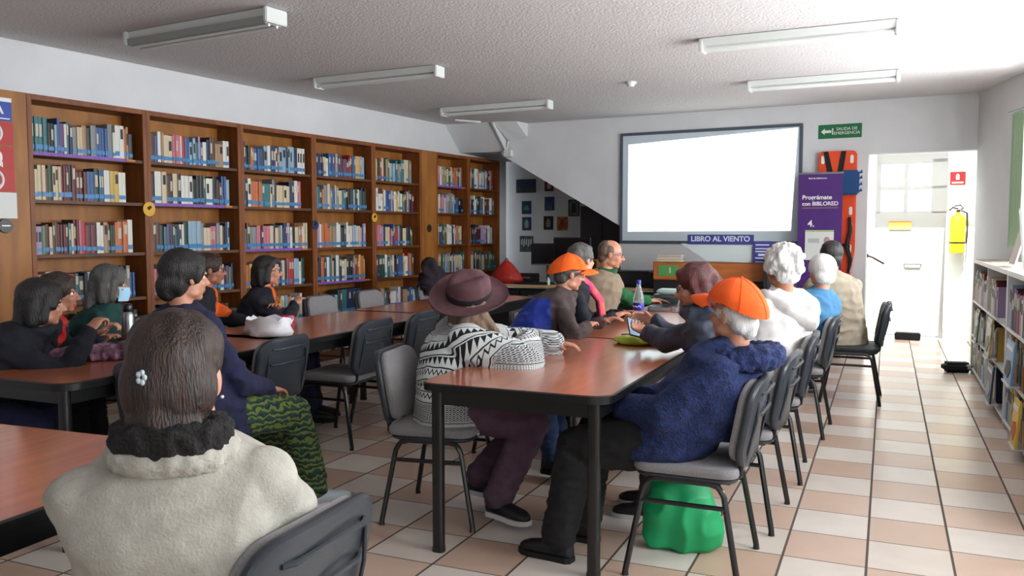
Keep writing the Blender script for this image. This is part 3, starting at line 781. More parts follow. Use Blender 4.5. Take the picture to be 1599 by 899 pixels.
# easel frame on the shelf top and the curtain
t = thing('display_easel', 'white A-shaped display frame leaning on top of the low shelf', 'display stand', (.93, 7.55, 1.122), -PI / 2)
MB().tube([(.30, 0, 0), (.02, 0, .42), (-.02, 0, .42)], .02, 6).build('leg', M_white, t)
MB().box((-.12, .02, .24), (.34, .012, .46), 0, Matrix.Rotation(R(-14), 3, 'X')).build('panel', mat('easel_panel', (.80, .76, .74), .6), t, smooth=False)
MB().tube([(-.28, .12, 0), (-.25, .02, .45)], .012, 6).build('leg', M_white, t)
t = thing('curtain', 'pale green curtain hanging at the bright right window', 'curtain', (1.07, 8.80, .0), R(-76))
cu = MB(); n = 40; rg = []
for z in (1.25, 1.6, 2.0, 2.45):
    a = [V((-.22 + .30 * i / n, .02 * math.sin(i * .9), z)) for i in range(n + 1)]; b = [p + V((0, -.006, 0)) for p in reversed(a)]; rg.append(a + b)
cu.loft(rg); cu.build('drape', mat('green_curtain', (.60, .70, .58), .8), t)
MB().cyl((-.3, -.01, 2.47), (.3, -.01, 2.47), .012, n=8).build('rod', M_metal, t)
t = thing('black_shoe_bag', 'small black bag on the floor at the end of the white shelf', 'bag', (.66, 9.48, 0), .2)
MB().box((0, 0, .055), (.26, .16, .10)).build('body', M_rubber, t, bevel=.03, seg=3)
MB().sph((.09, -.05, .06), (.03, .035, .03)).build('pale_tassel', K_white, t)

# ------------------------------------------------------------------ desk, computers and the cabinet under the stairs
M_deskt = mat('desk_top_beech', (.70, .58, .40), .45); M_deskb = mat('desk_black_panel', (.05, .055, .065), .5)
dk = thing('office_desk', 'long beech-topped desk with black front under the stairs', 'desk', (-4.55, 9.55, 0), R(-2))
MB().box((1.15, .30, .735), (2.3, .62, .03)).build('desk_top', M_deskt, dk, smooth=False, bevel=.004)
MB().box((1.15, .10, .40), (2.22, .02, .60)).build('modesty_panel', M_deskb, dk, smooth=False)
for x in (.03, 1.15, 2.27): MB().box((x, .30, .36), (.03, .56, .72)).build('side_panel', M_deskb, dk, smooth=False)
for x in (.3, .62):
    d2 = MB().box((x, .07, .60), (.30, .02, .16)).build('drawer', M_deskb, dk, smooth=False, bevel=.003)
    MB().tube([(x - .04, .06, .62), (x - .04, .04, .62), (x + .04, .04, .62), (x + .04, .06, .62)], .005, 6).build('handle', M_metal, d2)
def monitor(x, y, rz, w, h, z, label):
    t = thing('computer_monitor', label, 'monitor', (x, y, .75), rz)
    MB().box((0, 0, z), (w, .035, h)).build('bezel', M_deskb, t, bevel=.006)
    MB().box((0, -.019, z + .008), (w - .03, .003, h - .045)).build('screen', M_glassdark, t, smooth=False)
    MB().box((0, -.019, z - h / 2 + .008), (w - .02, .003, .012)).build('grey_strip', M_metal, t, smooth=False)
    MB().tube([(0, .03, z - .05), (0, .05, .1), (0, .03, .01)], .018, 8).build('stand', M_deskb, t)
    MB().prism(rrect(.22, .17, .04), 0, .015, 0).build('foot', M_deskb, t)
monitor(-3.82, 9.82, R(8), .40, .27, .36, 'left black computer monitor on the desk under the stairs')
monitor(-3.46, 9.72, R(-4), .48, .30, .42, 'larger black computer monitor on the desk, behind the orange cap')
t = thing('keyboard', 'black keyboard on the desk in front of the left monitor', 'keyboard', (-3.93, 9.62, .751), R(5))
MB().box((0, 0, .012), (.42, .14, .022)).build('body', M_deskb, t, bevel=.004)
kk = MB()
for i in range(13):
    for j in range(4): kk.box((-.19 + i * .031, -.045 + j * .03, .026), (.024, .022, .008))
kk.build('keys', M_black, t, smooth=False)
t = thing('desk_box', 'black device box on the desk beside the red backpack', 'box', (-4.12, 9.86, .751), 0)
MB().box((0, 0, .06), (.30, .18, .12)).build('case', M_deskb, t, bevel=.008)
MB().box((0, -.092, .07), (.2, .003, .02)).build('slot', M_metal, t, smooth=False)
t = thing('small_bottle', 'little pale bottle standing on the desk edge', 'bottle', (-3.93, 9.42 + .17, .751), 0)
t.location = (-3.72, 9.60, .751)
MB().cyl((0, 0, 0), (0, 0, .06), .025, .022).build('body', mat('pale_glass', (.65, .75, .72), .2), t)
MB().cyl((0, 0, .06), (0, 0, .09), .012).build('neck', K_white, t)
t = thing('paper_sheet', 'white leaning paper card on the desk behind the orange cap', 'paper', (-3.55, 9.60, .751), R(30))
MB().box((0, 0, .075), (.12, .004, .15), 0, Matrix.Rotation(R(20), 3, 'Y')).build('sheet', M_paper, t, smooth=False)
t = thing('printer', 'black printer on the desk behind the green sweater', 'printer', (-2.62, 9.70, .751), R(-4))
MB().box((0, 0, .09), (.46, .36, .18)).build('body', M_deskb, t, bevel=.015)
MB().box((-.02, -.05, .19), (.36, .22, .015)).build('lid', mat('printer_lid', (.30, .32, .34), .3), t, bevel=.004)
MB().box((0, -.20, .05), (.30, .08, .012)).build('tray', M_deskb, t, smooth=False)
t = thing('maroon_folder', 'maroon folder standing upright beside the black printer', 'folder', (-2.93, 9.62, .751), R(-6))
MB().box((0, 0, .12), (.13, .20, .24)).build('cover', mat('maroon_board', (.26, .06, .10), .5), t, bevel=.003)
MB().box((0, -.101, .16), (.05, .002, .07)).build('spine_label', M_paper, t, smooth=False)
# red backpack on the desk
t = thing('backpack', 'bright red backpack slumped on the left end of the desk', 'backpack', (-4.30, 9.68, .751), R(0))
rbk = MB().loft([[V((r * a * math.cos(2 * PI * i / 20), r * .6 * math.sin(2 * PI * i / 20), z)) for i in range(20)] for r, z, a in ((.16, 0, 1.2), (.20, .05, 1.1), (.18, .13, .95), (.13, .20, .85), (.07, .26, .8), (.02, .285, .8))])
rbk.build('body', mat('red_nylon', (.66, .12, .07), .6, c2=(.56, .09, .05), scale=6, bump=.2, bscale=40), t)
MB().sph((0, -.10, .07), (.12, .04, .06)).build('pocket', D.materials['red_nylon'], t)
MB().tube([(-.03, .0, .27), (0, 0, .31), (.03, 0, .27)], .008, 6).build('loop', M_edge, t)
# dark cabinet under the stairs
cb = thing('dark_cabinet', 'tall dark cabinet with brown edges standing under the stairs', 'cabinet', (-3.50, 11.05, 0), FRZ)
MB().box((0, .2, .865), (.66, .40, 1.73)).build('carcass', mat('dark_brown_wood', (.12, .06, .05), .5), cb, smooth=False, bevel=.004)
for s in (-1, 1):
    d2 = MB().box((s * .158, -.008, .88), (.306, .018, 1.62)).build('door', M_deskb, cb, smooth=False, bevel=.003)
    MB().tube([(s * .03, -.02, .95), (s * .03, -.04, .95), (s * .03, -.04, 1.05), (s * .03, -.02, 1.05)], .005, 6).build('handle', M_metal, d2)
t = thing('magenta_cloth', 'magenta cloth bundle on top of the dark cabinet', 'cloth', (-3.72, 11.15, 1.731), 0)
MB().sph((0, 0, .05), (.10, .08, .05)).sph((.09, .02, .04), (.06, .06, .04)).build('bundle', K_pink, t)
t = thing('wooden_tray', 'small ochre wooden tray on the larger monitor\'s shelf', 'tray', (-3.35, 9.98, .751), 0)
MB().box((0, 0, .29), (.30, .16, .02)).box((-.14, 0, .14), (.02, .16, .28)).box((.14, 0, .14), (.02, .16, .28)).build('stand', mat('ochre_wood', (.50, .36, .14), .5), t, smooth=False, bevel=.003)

# pictures on the recess wall
RQ = FP(0, 1.447); 
pics = [((140, 302, 160, 268), (.16, .24, .25), (.12, .10, .30), 'wide dark picture at upper left on the recess wall'),
        ((375, 447, 160, 255), (.42, .10, .16), (.75, .60, .60), 'small crimson picture at the top right of the recess wall'),
        ((187, 263, 338, 445), (.10, .24, .42), (.20, .55, .28), 'blue picture with a green dome on the recess wall'),
        ((375, 453, 303, 415), (.14, .26, .50), (.35, .42, .45), 'blue picture with grey towers on the recess wall'),
        ((575, 658, 330, 460), (.42, .50, .47), (.10, .16, .15), 'grey-green framed picture beside the dark cabinet'),
        ((190, 263, 470, 580), (.12, .22, .45), (.50, .62, .45), 'blue picture under the green dome one'),
        ((367, 445, 462, 575), (.13, .09, .09), (.50, .45, .40), 'small dark brown picture with a pale spot'),
        ((478, 565, 468, 580), (.72, .42, .12), (.50, .20, .08), 'orange picture on the recess wall'),
        ((170, 280, 625, 758), (.30, .33, .35), (.75, .76, .76), 'black and white picture low on the recess wall')]
for i, ((x0, x1, y0, y1), c1, c2, lb) in enumerate(pics):
    a = at(780 + x0 / 5.29, 250 + y0 / 5.29, RQ, FN); b = at(780 + x1 / 5.29, 250 + y1 / 5.29, RQ, FN)
    w = (b - a).to_2d().length; h = a.z - b.z; c = (a + b) / 2
    t = thing('picture', lb, 'picture', c - FN * .006, FRZ, 'pictures on the recess wall')
    MB().box((0, 0, 0), (w, .01, h)).build('sheet', mat('pic_a%d' % i, c1, .5, c2=tuple(v * .6 for v in c1), scale=14), t, smooth=False)
    mc = mat('pic_b%d' % i, c2, .5)
    g = MB()
    if i in (0, 8):
        for k in range(5): g.prism([(-w * .4 + k * w * .17, -h * .2 * (k % 2)), (-w * .3 + k * w * .17, -h * .1), (-w * .28 + k * w * .17, h * .35), (-w * .38 + k * w * .17, h * .25)], .005, .007, 0, Mx90)
    elif i == 2: g.prism([(w * .3 * math.cos(q), -h * .2 + h * .35 * math.sin(q)) for q in [PI * j / 12 for j in range(13)]], .005, .007, 0, Mx90)
    elif i == 3:
        for k in (-.25, .0, .22): g.prism([(k * w - w * .07, -h * .4), (k * w + w * .07, -h * .4), (k * w, h * .2)], .005, .007, 0, Mx90)
    else: g.prism([(-w * .2, -h * .3), (w * .2, -h * .3), (w * .24, 0), (w * .12, h * .3), (-w * .12, h * .3), (-w * .24, 0)], .005, .007, 0, Mx90)
    g.build('motif', mc, t, smooth=False)
    if i == 4:
        f = MB()
        for s in (-1, 1): f.box((s * w / 2, -.004, 0), (.012, .014, h)); f.box((0, -.004, s * h / 2), (w, .014, .012))
        f.build('frame', M_edge, t, smooth=False)

# ------------------------------------------------------------------ book display stand
M_dsp = mat('display_blue', (.19, .20, .48), .5, c2=(.16, .17, .42), scale=5)
M_stw = mat('stand_orange_wood', (.68, .40, .18), .45, c2=(.60, .33, .14), scale=3, stretch=(1, 1, 6))
DX, DY = -1.63, 9.35
t = thing('book_display_stand', 'wooden book display stand with blue LIBRO AL VIENTO header', 'display stand', (DX, DY, 0), R(2))
MB().box((-.02, .03, 1.305), (.70, .02, .105)).build('header_board', M_dsp, t, smooth=False, bevel=.002)
text('header_lettering', 'LIBRO AL VIENTO', .078, mat('header_print', (.72, .74, .82), .5), t, Matrix.Translation((-.02, .019, 1.31)) @ Mx90, bold=.002)
MB().box((.42, .02, 1.16), (.19, .02, .26)).build('side_sign', M_dsp, t, smooth=False, bevel=.002)
for i, z in enumerate((1.25, 1.21, 1.18, 1.145, 1.11, 1.07)):
    MB().box((.42 if i != 3 else .45, .008, z), (.14, .003, .012 if i != 3 else .02)).build('sign_text_line', D.materials['header_print'], t, smooth=False)
MB().box((-.12, .15, .53), (1.22, .36, .98)).build('carcass', M_deskb, t, smooth=False, bevel=.004)
MB().box((-.12, -.04, .96), (1.22, .02, .20)).build('front_rail', M_stw, t, smooth=False, bevel=.01)
MB().box((-.12, -.04, .40), (1.22, .02, .55)).build('front_panel', M_deskb, t, smooth=False)
MB().box((-.56, -.055, .965), (.22, .006, .115)).build('green_sign', mat('sign_leafgreen', (.30, .55, .30), .5), t, smooth=False)
text('green_sign_mark', '1', .09, M_text, t, Matrix.Translation((-.54, -.06, .965)) @ Mx90)
MB().box((.48, -.02, .80), (.035, .42, .62)).build('side_panel', M_deskb, t, smooth=False)
sl = MB().prism([(-.44, 1.26), (.36, 1.235), (.36, 1.055), (-.16, 1.075)], 0, .015, 0, Matrix.Translation((0, .05, 0)) @ Mx90); sl.build('slanted_shelf', mat('shelf_pale', (.72, .76, .76), .4), t, smooth=False)
MB().box((-.14, .12, 1.05), (1.18, .30, .02)).build('top_board', M_deskb, t, smooth=False)
for i in range(4):
    b = thing('magazine', ['topmost', 'second', 'third', 'lowest'][i] + ' magazine of the pile on the display stand', 'magazine', (DX - .56 + random.uniform(-.01, .01), DY + .04, 1.1305 + (3 - i) * .0205 - .07), R(2 + random.uniform(-4, 4)), 'magazines on the display stand')
    MB().box((0, 0, .01), (.26, .20, .016)).build('pages', M_pages, b, smooth=False)
    MB().box((0, 0, .019), (.265, .205, .003)).build('cover', BM[('maroon', 'charcoal', 'lilac', 'maroon')[i]], b, smooth=False)
# ------------------------------------------------------------------ chairs and tables
def mir(pts, s): return [(p[0] * s, p[1], p[2]) for p in pts]
def cushion(w, d, r, z0, z1, n=5):
    rg = []
    for i in range(n + 1):
        a = PI * i / n - PI / 2; k = math.cos(a) * .5 + .5
        s = 1 - (1 - math.cos(a) ** .6 if abs(math.cos(a)) > 1e-6 else 1) * .10
        rg.append([V((x * s, y * s, (z0 + z1) / 2 + (z1 - z0) / 2 * math.sin(a))) for x, y in rrect(w, d, r, 6)])
    return rg
def curve_back(o, amp=.035, w=.45):
    for v in o.data.vertices: v.co.y += -amp * (1 - (2 * v.co.x / w) ** 2)
    o.data.update()
def make_chair(label, dark=False):
    t = thing('stacking_chair', label, 'chair')
    fab = M_dkseat if dark else M_seat
    MB().loft(cushion(.47, .43, .07, .425, .472)).build('seat', fab, t)
    MB().loft(cushion(.45, .41, .07, .405, .432)).build('seat_base', M_shell, t)
    Mb = Matrix.Translation((0, -.225, .645)) @ Matrix.Rotation(R(10), 4, 'X') @ Matrix.Rotation(PI / 2, 4, 'X')
    b = MB().loft(cushion(.42, .33, .08, -.045, -.008)); o = b.build('backrest', fab, t); o.data.transform(Mb); curve_back(o)
    sh = MB().loft(cushion(.455, .36, .09, -.010, .024)); o = sh.build('back_shell', M_shell, t); o.data.transform(Mb); curve_back(o)
    rd = MB()
    for y, w in ((.125, .30), (.04, .30)): rd.tube([(-w / 2, y, .022), (-w / 2 + .03, y, .030), (w / 2 - .03, y, .030), (w / 2, y, .022)], .007, 6)
    for x in (-.17, .17): rd.tube([(x, -.15, .020), (x, .02, .030), (x * .97, .10, .022)], .006, 6)
    o = rd.build('shell_ridge', M_shell, t); o.data.transform(Mb); curve_back(o)
    for s in (-1, 1):
        for y0, y1 in ((.225, .15), (-.225, -.15)):
            MB().tube(mir([(.255, y0, .0), (.252, y0, .02), (.225, y1 * 1.08, .36), (.222, y1 * .98, .385)], s), [.015, .013, .0125, .0125], 8).build('leg', M_black, t)
        MB().tube(mir([(.222, .155, .375), (.220, .135, .398), (.218, .10, .406), (.218, -.10, .406), (.220, -.135, .398), (.222, -.155, .375)], s), .0125, 8).build('side_rail', M_black, t)
        MB().tube(mir([(.232, .173, .315), (.232, -.173, .315)], s), .010, 8).build('stretcher', M_black, t)
        MB().tube(mir([(.16, -.05, .402), (.165, -.17, .405), (.168, -.215, .44), (.17, -.222, .52), (.165, -.235, .68)], s), .0125, 8, flat=.8).build('back_post', M_black, t)
    for y in (.12, -.12): MB().tube([(-.218, y, .40), (.218, y, .40)], .010, 8).build('cross_bar', M_black, t)
    return t
chair0 = make_chair('x'); chairD = make_chair('x', True)
used = set()
def chair(x, y, yaw, label, dark=False, group='grey stacking chairs around the tables'):
    src = chairD if dark else chair0
    if dark in used: o = dup(src)
    else: o = src; used.add(dark)
    o.location = (x, y, 0); o.rotation_euler = (0, 0, R(yaw)); o['label'] = label
    if group: o['group'] = group
    return o
chair(-.72, 3.57, 90, 'grey chair with black shell under the person in the blue fleece, nearest on the aisle')
chair(-.67, 4.28, 88, 'grey chair on the aisle under the burgundy-haired person, second from the front')
chair(-.64, 5.14, 92, 'aisle chair under the person in the white hooded jacket')
chair(-.58, 6.30, 88, 'aisle chair under the white-haired person in the denim shirt')
chair(-.25, 7.63, 90, 'black-upholstered chair nearest the bright doorway, under the person in beige', True, None)
chair(-2.0, 3.72, -80, 'light grey chair behind the person in the maroon hat')
chair(-2.18, 5.08, -80, 'chair under the person in the orange cap and blue-brown jacket')
chair(-2.2, 5.80, -85, 'chair under the grey-haired person with the magenta scarf')
chair(-2.2, 6.55, -85, 'chair under the bald man in the green sweater')
chair(-1.33, 1.42, 92, 'nearest chair with curved black shell, beside the person in cream fleece')
chair(-2.98, 3.07, 2, 'chair under the navy-dressed person in patterned green trousers')
chair(-3.29, 3.80, 92, 'empty chair with dark shell at the near end of the middle left table')
chair(-3.33, 4.78, 92, 'empty chair, second shell along the middle left table')
chair(-3.34, 5.46, 92, 'empty chair, third shell, half hidden by the patterned poncho')
chair(-4.22, 5.05, -70, 'chair under the person in the orange shirt with crossed arms')
chair(-4.40, 4.45, -80, 'chair under the person with the orange lanyard')
chair(-4.42, 6.36, -90, 'empty grey chair between the left table and bookcase, nearer one')
chair(-4.40, 7.12, -90, 'empty grey chair between the left table and bookcase, farther one')
chair(-4.36, 8.20, -90, 'chair with the dark jacket by the far bookcase bays')
chair(-4.45, 3.75, -70, 'chair under the person in the surgical mask')
chair(-4.55, 3.25, -75, 'chair under the person with the red collar at the left table')
chair(-4.18, 2.70, -70, 'chair under the leftmost person in navy')

def table(cx, cy, rz, label, w=.86, L=1.78, h=.75):
    t = thing('library_table', label, 'table', (cx, cy, 0), R(rz), 'long library tables')
    MB().prism(rrect(w - .012, L - .012, .085, 8), h - .03, h).build('tabletop', M_table, t, ang=50)
    e = MB(); o_ = rrect(w, L, .09, 8); i_ = rrect(w - .016, L - .016, .084, 8); n = len(o_)
    prof = [(0, h - .034), (0, h - .004), (1, h + .001), (1, h - .034)]
    rings = [[V((*((o_ if k == 0 else i_)[j]), z)) for k, z in prof] for j in range(n)]; rings.append(rings[0])
    e.loft(rings, caps=False); e.build('edge_band', M_edge, t, ang=50)
    a = MB()
    for s in (-1, 1): a.box((s * (w / 2 - .06), 0, h - .065), (.025, L - .14, .065)); a.box((0, s * (L / 2 - .06), h - .065), (w - .14, .025, .065))
    a.build('apron', M_black, t, smooth=False)
    for sx in (-1, 1):
        for sy in (-1, 1):
            x, y = sx * (w / 2 - .075), sy * (L / 2 - .06)
            l = MB().prism(rrect(.052, .042, .016, 4, x, y), .012, h - .034).prism(rrect(.056, .046, .017, 4, x, y), 0, .02); l.build('leg', M_black, t)
    return t
table(-1.41, 4.07, 0, 'near cherry-topped table with the patterned poncho sleeve resting on it')
table(-1.43, 5.87, 0, 'cherry-topped table behind the near one, carrying the water bottle', L=1.80)
table(-1.46, 7.68, 0, 'farthest table of the near row, carrying the laptop and projector')
table(-3.60, 4.98, 0, 'left cherry-topped table carrying the pink case')
table(-3.60, 6.90, 0, 'far left table before the bookcase, beyond the pink case', L=1.98)
table(-3.60, 3.37, 0, 'dim table at left with the floral scarf on it', L=1.68)
table(-2.44, 1.30, 3, 'nearest table at the lower left corner of the room', L=1.30, w=1.28)

# ------------------------------------------------------------------ remeshed bodies and clothes
def remesh(mb, name, voxel, it=4, fac=.5):
    me = mb.mesh(name + '_src', [], smooth=False)
    o = D.objects.new('tmp', me); C.objects.link(o)
    m = o.modifiers.new('r', 'REMESH'); m.mode = 'VOXEL'; m.voxel_size = voxel
    if it: s = o.modifiers.new('s', 'SMOOTH'); s.factor = fac; s.iterations = it
    dg = bpy.context.evaluated_depsgraph_get()
    out = D.meshes.new_from_object(o.evaluated_get(dg)); D.objects.remove(o); D.meshes.remove(me)
    out.name = name
    return out
def coords(me):
    a = np.empty(len(me.vertices) * 3); me.vertices.foreach_get('co', a); return a.reshape(-1, 3)
def setco(me, a): me.vertices.foreach_set('co', a.ravel()); me.update()
def normals(me):
    a = np.empty(len(me.vertices) * 3); me.vertices.foreach_get('normal', a); return a.reshape(-1, 3)
def wrinkle(me, amp, sc, st=(1, 1, 1), ridged=False, seed=0):
    co = coords(me); no = normals(me); d = np.empty(len(co))
    for i, c in enumerate(co):
        v = noise.noise(V((c[0] * sc * st[0] + seed, c[1] * sc * st[1], c[2] * sc * st[2])))
        d[i] = (1 - abs(v) * 2.5) if ridged else v
    setco(me, co + no * (d * amp)[:, None])
def link(me, name, mats, parent, fn=None):
    me.materials.clear()
    for m in mats: me.materials.append(m)
    if fn:
        for p in me.polygons: p.material_index = fn(p.center)
    me.shade_smooth()
    o = D.objects.new(name, me); C.objects.link(o); o.parent = parent; return o
def fwd(a): return V((-math.sin(R(a)), math.cos(R(a)), 0))
def rgt(a): return V((math.cos(R(a)), math.sin(R(a)), 0))
def ik(a, t, l1, l2, pole):
    a = V(a); t = V(t); d = t - a; L = d.length
    if L > (l1 + l2) * .985: t = a + d.normalized() * (l1 + l2) * .985; d = t - a; L = d.length
    x = (l1 * l1 - l2 * l2 + L * L) / (2 * L); h = math.sqrt(max(l1 * l1 - x * x, 1e-6)); u = d.normalized()
    p = V(pole); p = (p - u * p.dot(u)).normalized()
    return a + u * x + p * h, t
def ring(c, a, b, rx, ry, n=20, e=1.0):
    out = []
    for i in range(n):
        t = 2 * PI * i / n; ct, s_ = math.cos(t), math.sin(t)
        out.append(c + a * (rx * math.copysign(abs(ct) ** e, ct)) + b * (ry * math.copysign(abs(s_) ** e, s_)))
    return out
def hand_geo(mb, W, d, n, right, s, curl=.5, spread=.12):
    d = d.normalized(); n = (n - d * n.dot(d)).normalized(); t = d.cross(n) * (1 if right else -1)
    M3 = Matrix((t, d, n)).transposed()
    mb.sph(W + d * .048 * s, (.040 * s, .056 * s, .016 * s), M=M3, n=14)
    mb.cap(W - d * .02, W + d * .02 * s, .026 * s, .024 * s)
    for k, (off, ln) in enumerate(((.030, .070), (.010, .078), (-.010, .072), (-.029, .058))):
        dd = (d + t * (off * spread / .03)).normalized(); p = W + d * .085 * s + t * off * s; a = curl * .5
        for j, (q, r0, r1) in enumerate(((.44, .0088, .0082), (.32, .0082, .0076), (.24, .0076, .0066))):
            v = dd * math.cos(a) + n * math.sin(a); p2 = p + v * ln * q * s; mb.cap(p, p2, r0 * s, r1 * s, 8); p = p2; a += curl * .75
    p = W + d * .025 * s + t * .026 * s; v = (t * .75 + d * .65 + n * .25).normalized(); p2 = p + v * .036 * s
    mb.cap(p, p2, .0125 * s, .010 * s, 8); v = (t * .25 + d * .85 + n * .4).normalized(); mb.cap(p2, p2 + v * .030 * s, .010 * s, .0075 * s, 8)

def person(label, pel, head, hip, tor, hy, hp=0, hr=0, sc=.95, bulk=1.0, seat=.45, feet=None, hands=None, skin=None, fine=.0065,
           top=None, topname='jacket', topfn=None, bot=None, shoe=None, sole=None, wr=.010, wsc=9, sleeve=1.0, sleeves=True, hem=-.24, collar=None, topseed=0, poles=None, curls=(.5, .5), palms=None, elbows_scale=1, legs=1.0, rough_top=.010):
    P = V((pel[0], pel[1], seat + .095 * sc)); base = V((pel[0], pel[1], 0))
    t = thing('person', label, 'person', base, 0)
    S = lambda v: v - base                     # world -> local of the thing
    HM3 = (Matrix.Rotation(R(hy), 3, 'Z') @ Matrix.Rotation(R(-hp), 3, 'X') @ Matrix.Rotation(R(hr), 3, 'Y'))
    HC = V((head[0], head[1], head[2] - .125 * sc))
    HM = Matrix.Translation(S(HC)) @ HM3.to_4x4() @ Matrix.Scale(sc, 4)
    NB = HC - V((0, 0, .135 * sc)) - (HM3 @ V((0, 1, 0))) * .022 * sc - fwd(tor) * .01
    ax = NB - P; L = ax.length; u = ax.normalized()
    ft = fwd(tor); rt = rgt(tor); fh, rh = fwd(hip), rgt(hip)
    hun = -.035 * sc
    def c(q): return P + ax * q + ft * hun * (4 * q * (1 - q) if 0 < q < 1 else 0)
    def axes(q):
        k = min(max(q / .5, 0), 1); a = hip + ((tor - hip + 180) % 360 - 180) * k
        r = rgt(a); f = u.cross(r).normalized() if q > .1 else fwd(a); return r, f
    shc = c(.80); b2 = .5 + .5 * bulk
    SH = [shc - rt * .165 * sc * b2, shc + rt * .165 * sc * b2]
    hands = hands or (None, None); feet = feet or (None, None)
    jl = []
    for k, s in ((0, -1), (1, 1)):
        tg = hands[k]
        if tg is None: tg = P + fh * .26 * sc + rh * s * .09 + V((0, 0, .10))
        pole = poles[k] if poles and poles[k] else (rt * s * .55 - ft * .45 + V((0, 0, -.8)))
        e, w = ik(SH[k], tg, .285 * sc, .245 * sc, pole); jl.append((SH[k], e, w))
    lg = []
    for k, s in ((0, -1), (1, 1)):
        hj = P + rh * s * .09 * sc + V((0, 0, -.01)); f = feet[k]
        if f is None: a = P + fh * (.42 * sc) + rh * s * .10; f = (a.x, a.y, hip)
        ank = V((f[0], f[1], (f[3] if len(f) > 3 else .085 * sc))); kn, ank = ik(hj, ank, .40 * sc, .40 * sc, fh * .8 + V((0, 0, .8)))
        lg.append((hj, kn, ank, f[2]))
    # ---- body: one continuous surface
    b = MB()
    tq = ((-.16, .13, .10), (0, .14, .105), (.3, .12, .09), (.6, .13, .09), (.76, .125, .08), (.9, .08, .06), (1.0, .050, .050))
    b.loft([ring(S(c(q)), *axes(q), rx * sc * b2, ry * sc * b2) for q, rx, ry in tq])
    b.cap(S(NB) - u * .03, HM @ V((0, -.028, -.045)), .052 * sc, .050 * sc, 16)
    def he(p, r, n=20): b.sph(HM @ V(p), tuple(x * sc for x in r), n=n, M=HM3)
    he((0, -.012, .030), (.074, .092, .083), 28); he((0, .026, -.035), (.057, .060, .070), 24); he((0, .058, -.088), (.024, .022, .018))
    for s in (-1, 1):
        he((s * .034, .052, -.026), (.024, .026, .024)); he((s * .010, .094, -.030), (.010, .010, .008), 10)
        he((s * .076, -.006, -.006), (.008, .018, .030), 12)
        he((s * .030, .074, .020), (.022, .010, .007), 12)
        he((s * .045, .01, -.068), (.018, .035, .022), 12)
    b.cap(HM @ V((0, .082, .008)), HM @ V((0, .106, -.026)), .008 * sc, .0115 * sc, 10)
    he((0, .083, -.053), (.022, .010, .0055), 12); he((0, .081, -.064), (.020, .010, .0065), 12)
    for k, (a, e, w) in enumerate(jl):
        b.cap(S(a) + (S(shc) - S(a)) * .25 - u * .015, S(e), .030 * sc * b2, .030 * sc); b.cap(S(e), S(w), .030 * sc, .024 * sc)
        n = palms[k] if palms and palms[k] else V((0, 0, -1))
        dd = (w - e).normalized(); dd = (dd * .8 + V((dd.x, dd.y, 0)) * .4)
        hand_geo(b, S(w), dd, V(n), k == 1, sc, curls[k])
    for hj, kn, ank, fy in lg:
        b.cap(S(hj), S(kn), .072 * sc, .050 * sc); b.cap(S(kn), S(ank), .048 * sc, .036 * sc)
        ff = fwd(fy); b.cap(S(ank) + V((0, 0, -.04 * sc)), S(ank) + ff * .13 * sc + V((0, 0, -.055 * sc)), .030 * sc, .024 * sc)
    me = remesh(b, 'body', fine, 3, .5)
    co = coords(me); inv = np.array(HM.inverted()); hc = co @ inv[:3, :3].T + inv[:3, 3]
    off = np.zeros_like(hc)
    for s in (-1, 1):
        dd2 = ((hc[:, 0] - s * .031) / .017) ** 2 + ((hc[:, 2] - .004) / .012) ** 2; w_ = np.exp(-dd2) * (hc[:, 1] > .03); off[:, 1] -= .010 * w_
    hc = hc + off; m_ = np.array(HM); setco(me, hc @ m_[:3, :3].T + m_[:3, 3])
    hi = HM.inverted()
    def fn(p):
        q = hi @ p
        return 1 if (abs(q.x) < .024 - abs(q.z + .0585) * .4 and -.0695 < q.z < -.0485 and q.y > .075) else 0
    link(me, 'body', [skin or M_skin, M_lip], t, fn)
    for s in (-1, 1):
        e = MB().sph(HM @ V((s * .031, .0615, .004)), .0115 * sc, n=12).build('eye', M_eyew, t)
        MB().sph(HM @ V((s * .031, .0695, .004)), .0050 * sc, n=8).build('iris', M_iris, e)
    # ---- clothes
    if top:
        j = MB(); B = bulk
        q0 = hem
        tq = ((q0, .165, .135), (q0 + .08, .185, .150), (.05, .185, .150), (.3, .172, .142), (.55, .172, .135), (.76, .175, .128), (.88, .168, .108), (.945, .136, .088), (.985, .100, .075), (1.03, .070, .064))
        j.loft([ring(S(c(q)), *axes(q), rx * sc * (.5 + .5 * B if q > .8 else B), ry * sc * (.45 + .55 * B if q > .8 else B), e=.9) for q, rx, ry in tq])
        if sleeves:
            for s_i, (a, e, w) in enumerate(jl):
                k = sleeve * (.5 + .5 * B)
                j.cap(S(a) - rt * (-.018 if s_i == 0 else .018) * sc, S(e), .053 * sc * k, .050 * sc * k, 16); j.cap(S(e), S(w) - (w - e).normalized() * .012, .050 * sc * k, .038 * sc * k, 16)
        if collar: j.tube([S(NB) + (rt * math.cos(a) * .075 + ft * math.sin(a) * .070 + u * .002) * sc for a in [2 * PI * i / 20 for i in range(21)]], collar, 8)
        me = remesh(j, topname, rough_top, 12, .5)
        if wr:
            wrinkle(me, wr, wsc, (1, 1, 1.7), True, topseed); wrinkle(me, wr * .35, wsc * 3, (1, 1, 1), False, topseed + 5)
        ii = None
        if topfn:
            def ii(p, S=S, NB=NB, rt=rt, ft=ft, P=P):
                w_ = p + base; d = w_ - NB; return topfn(d.dot(rt), d.dot(ft), d.z, w_)
        tl = top if isinstance(top, (list, tuple)) else [top]
        TO = link(me, topname, tl, t, ii)
    else: TO = None
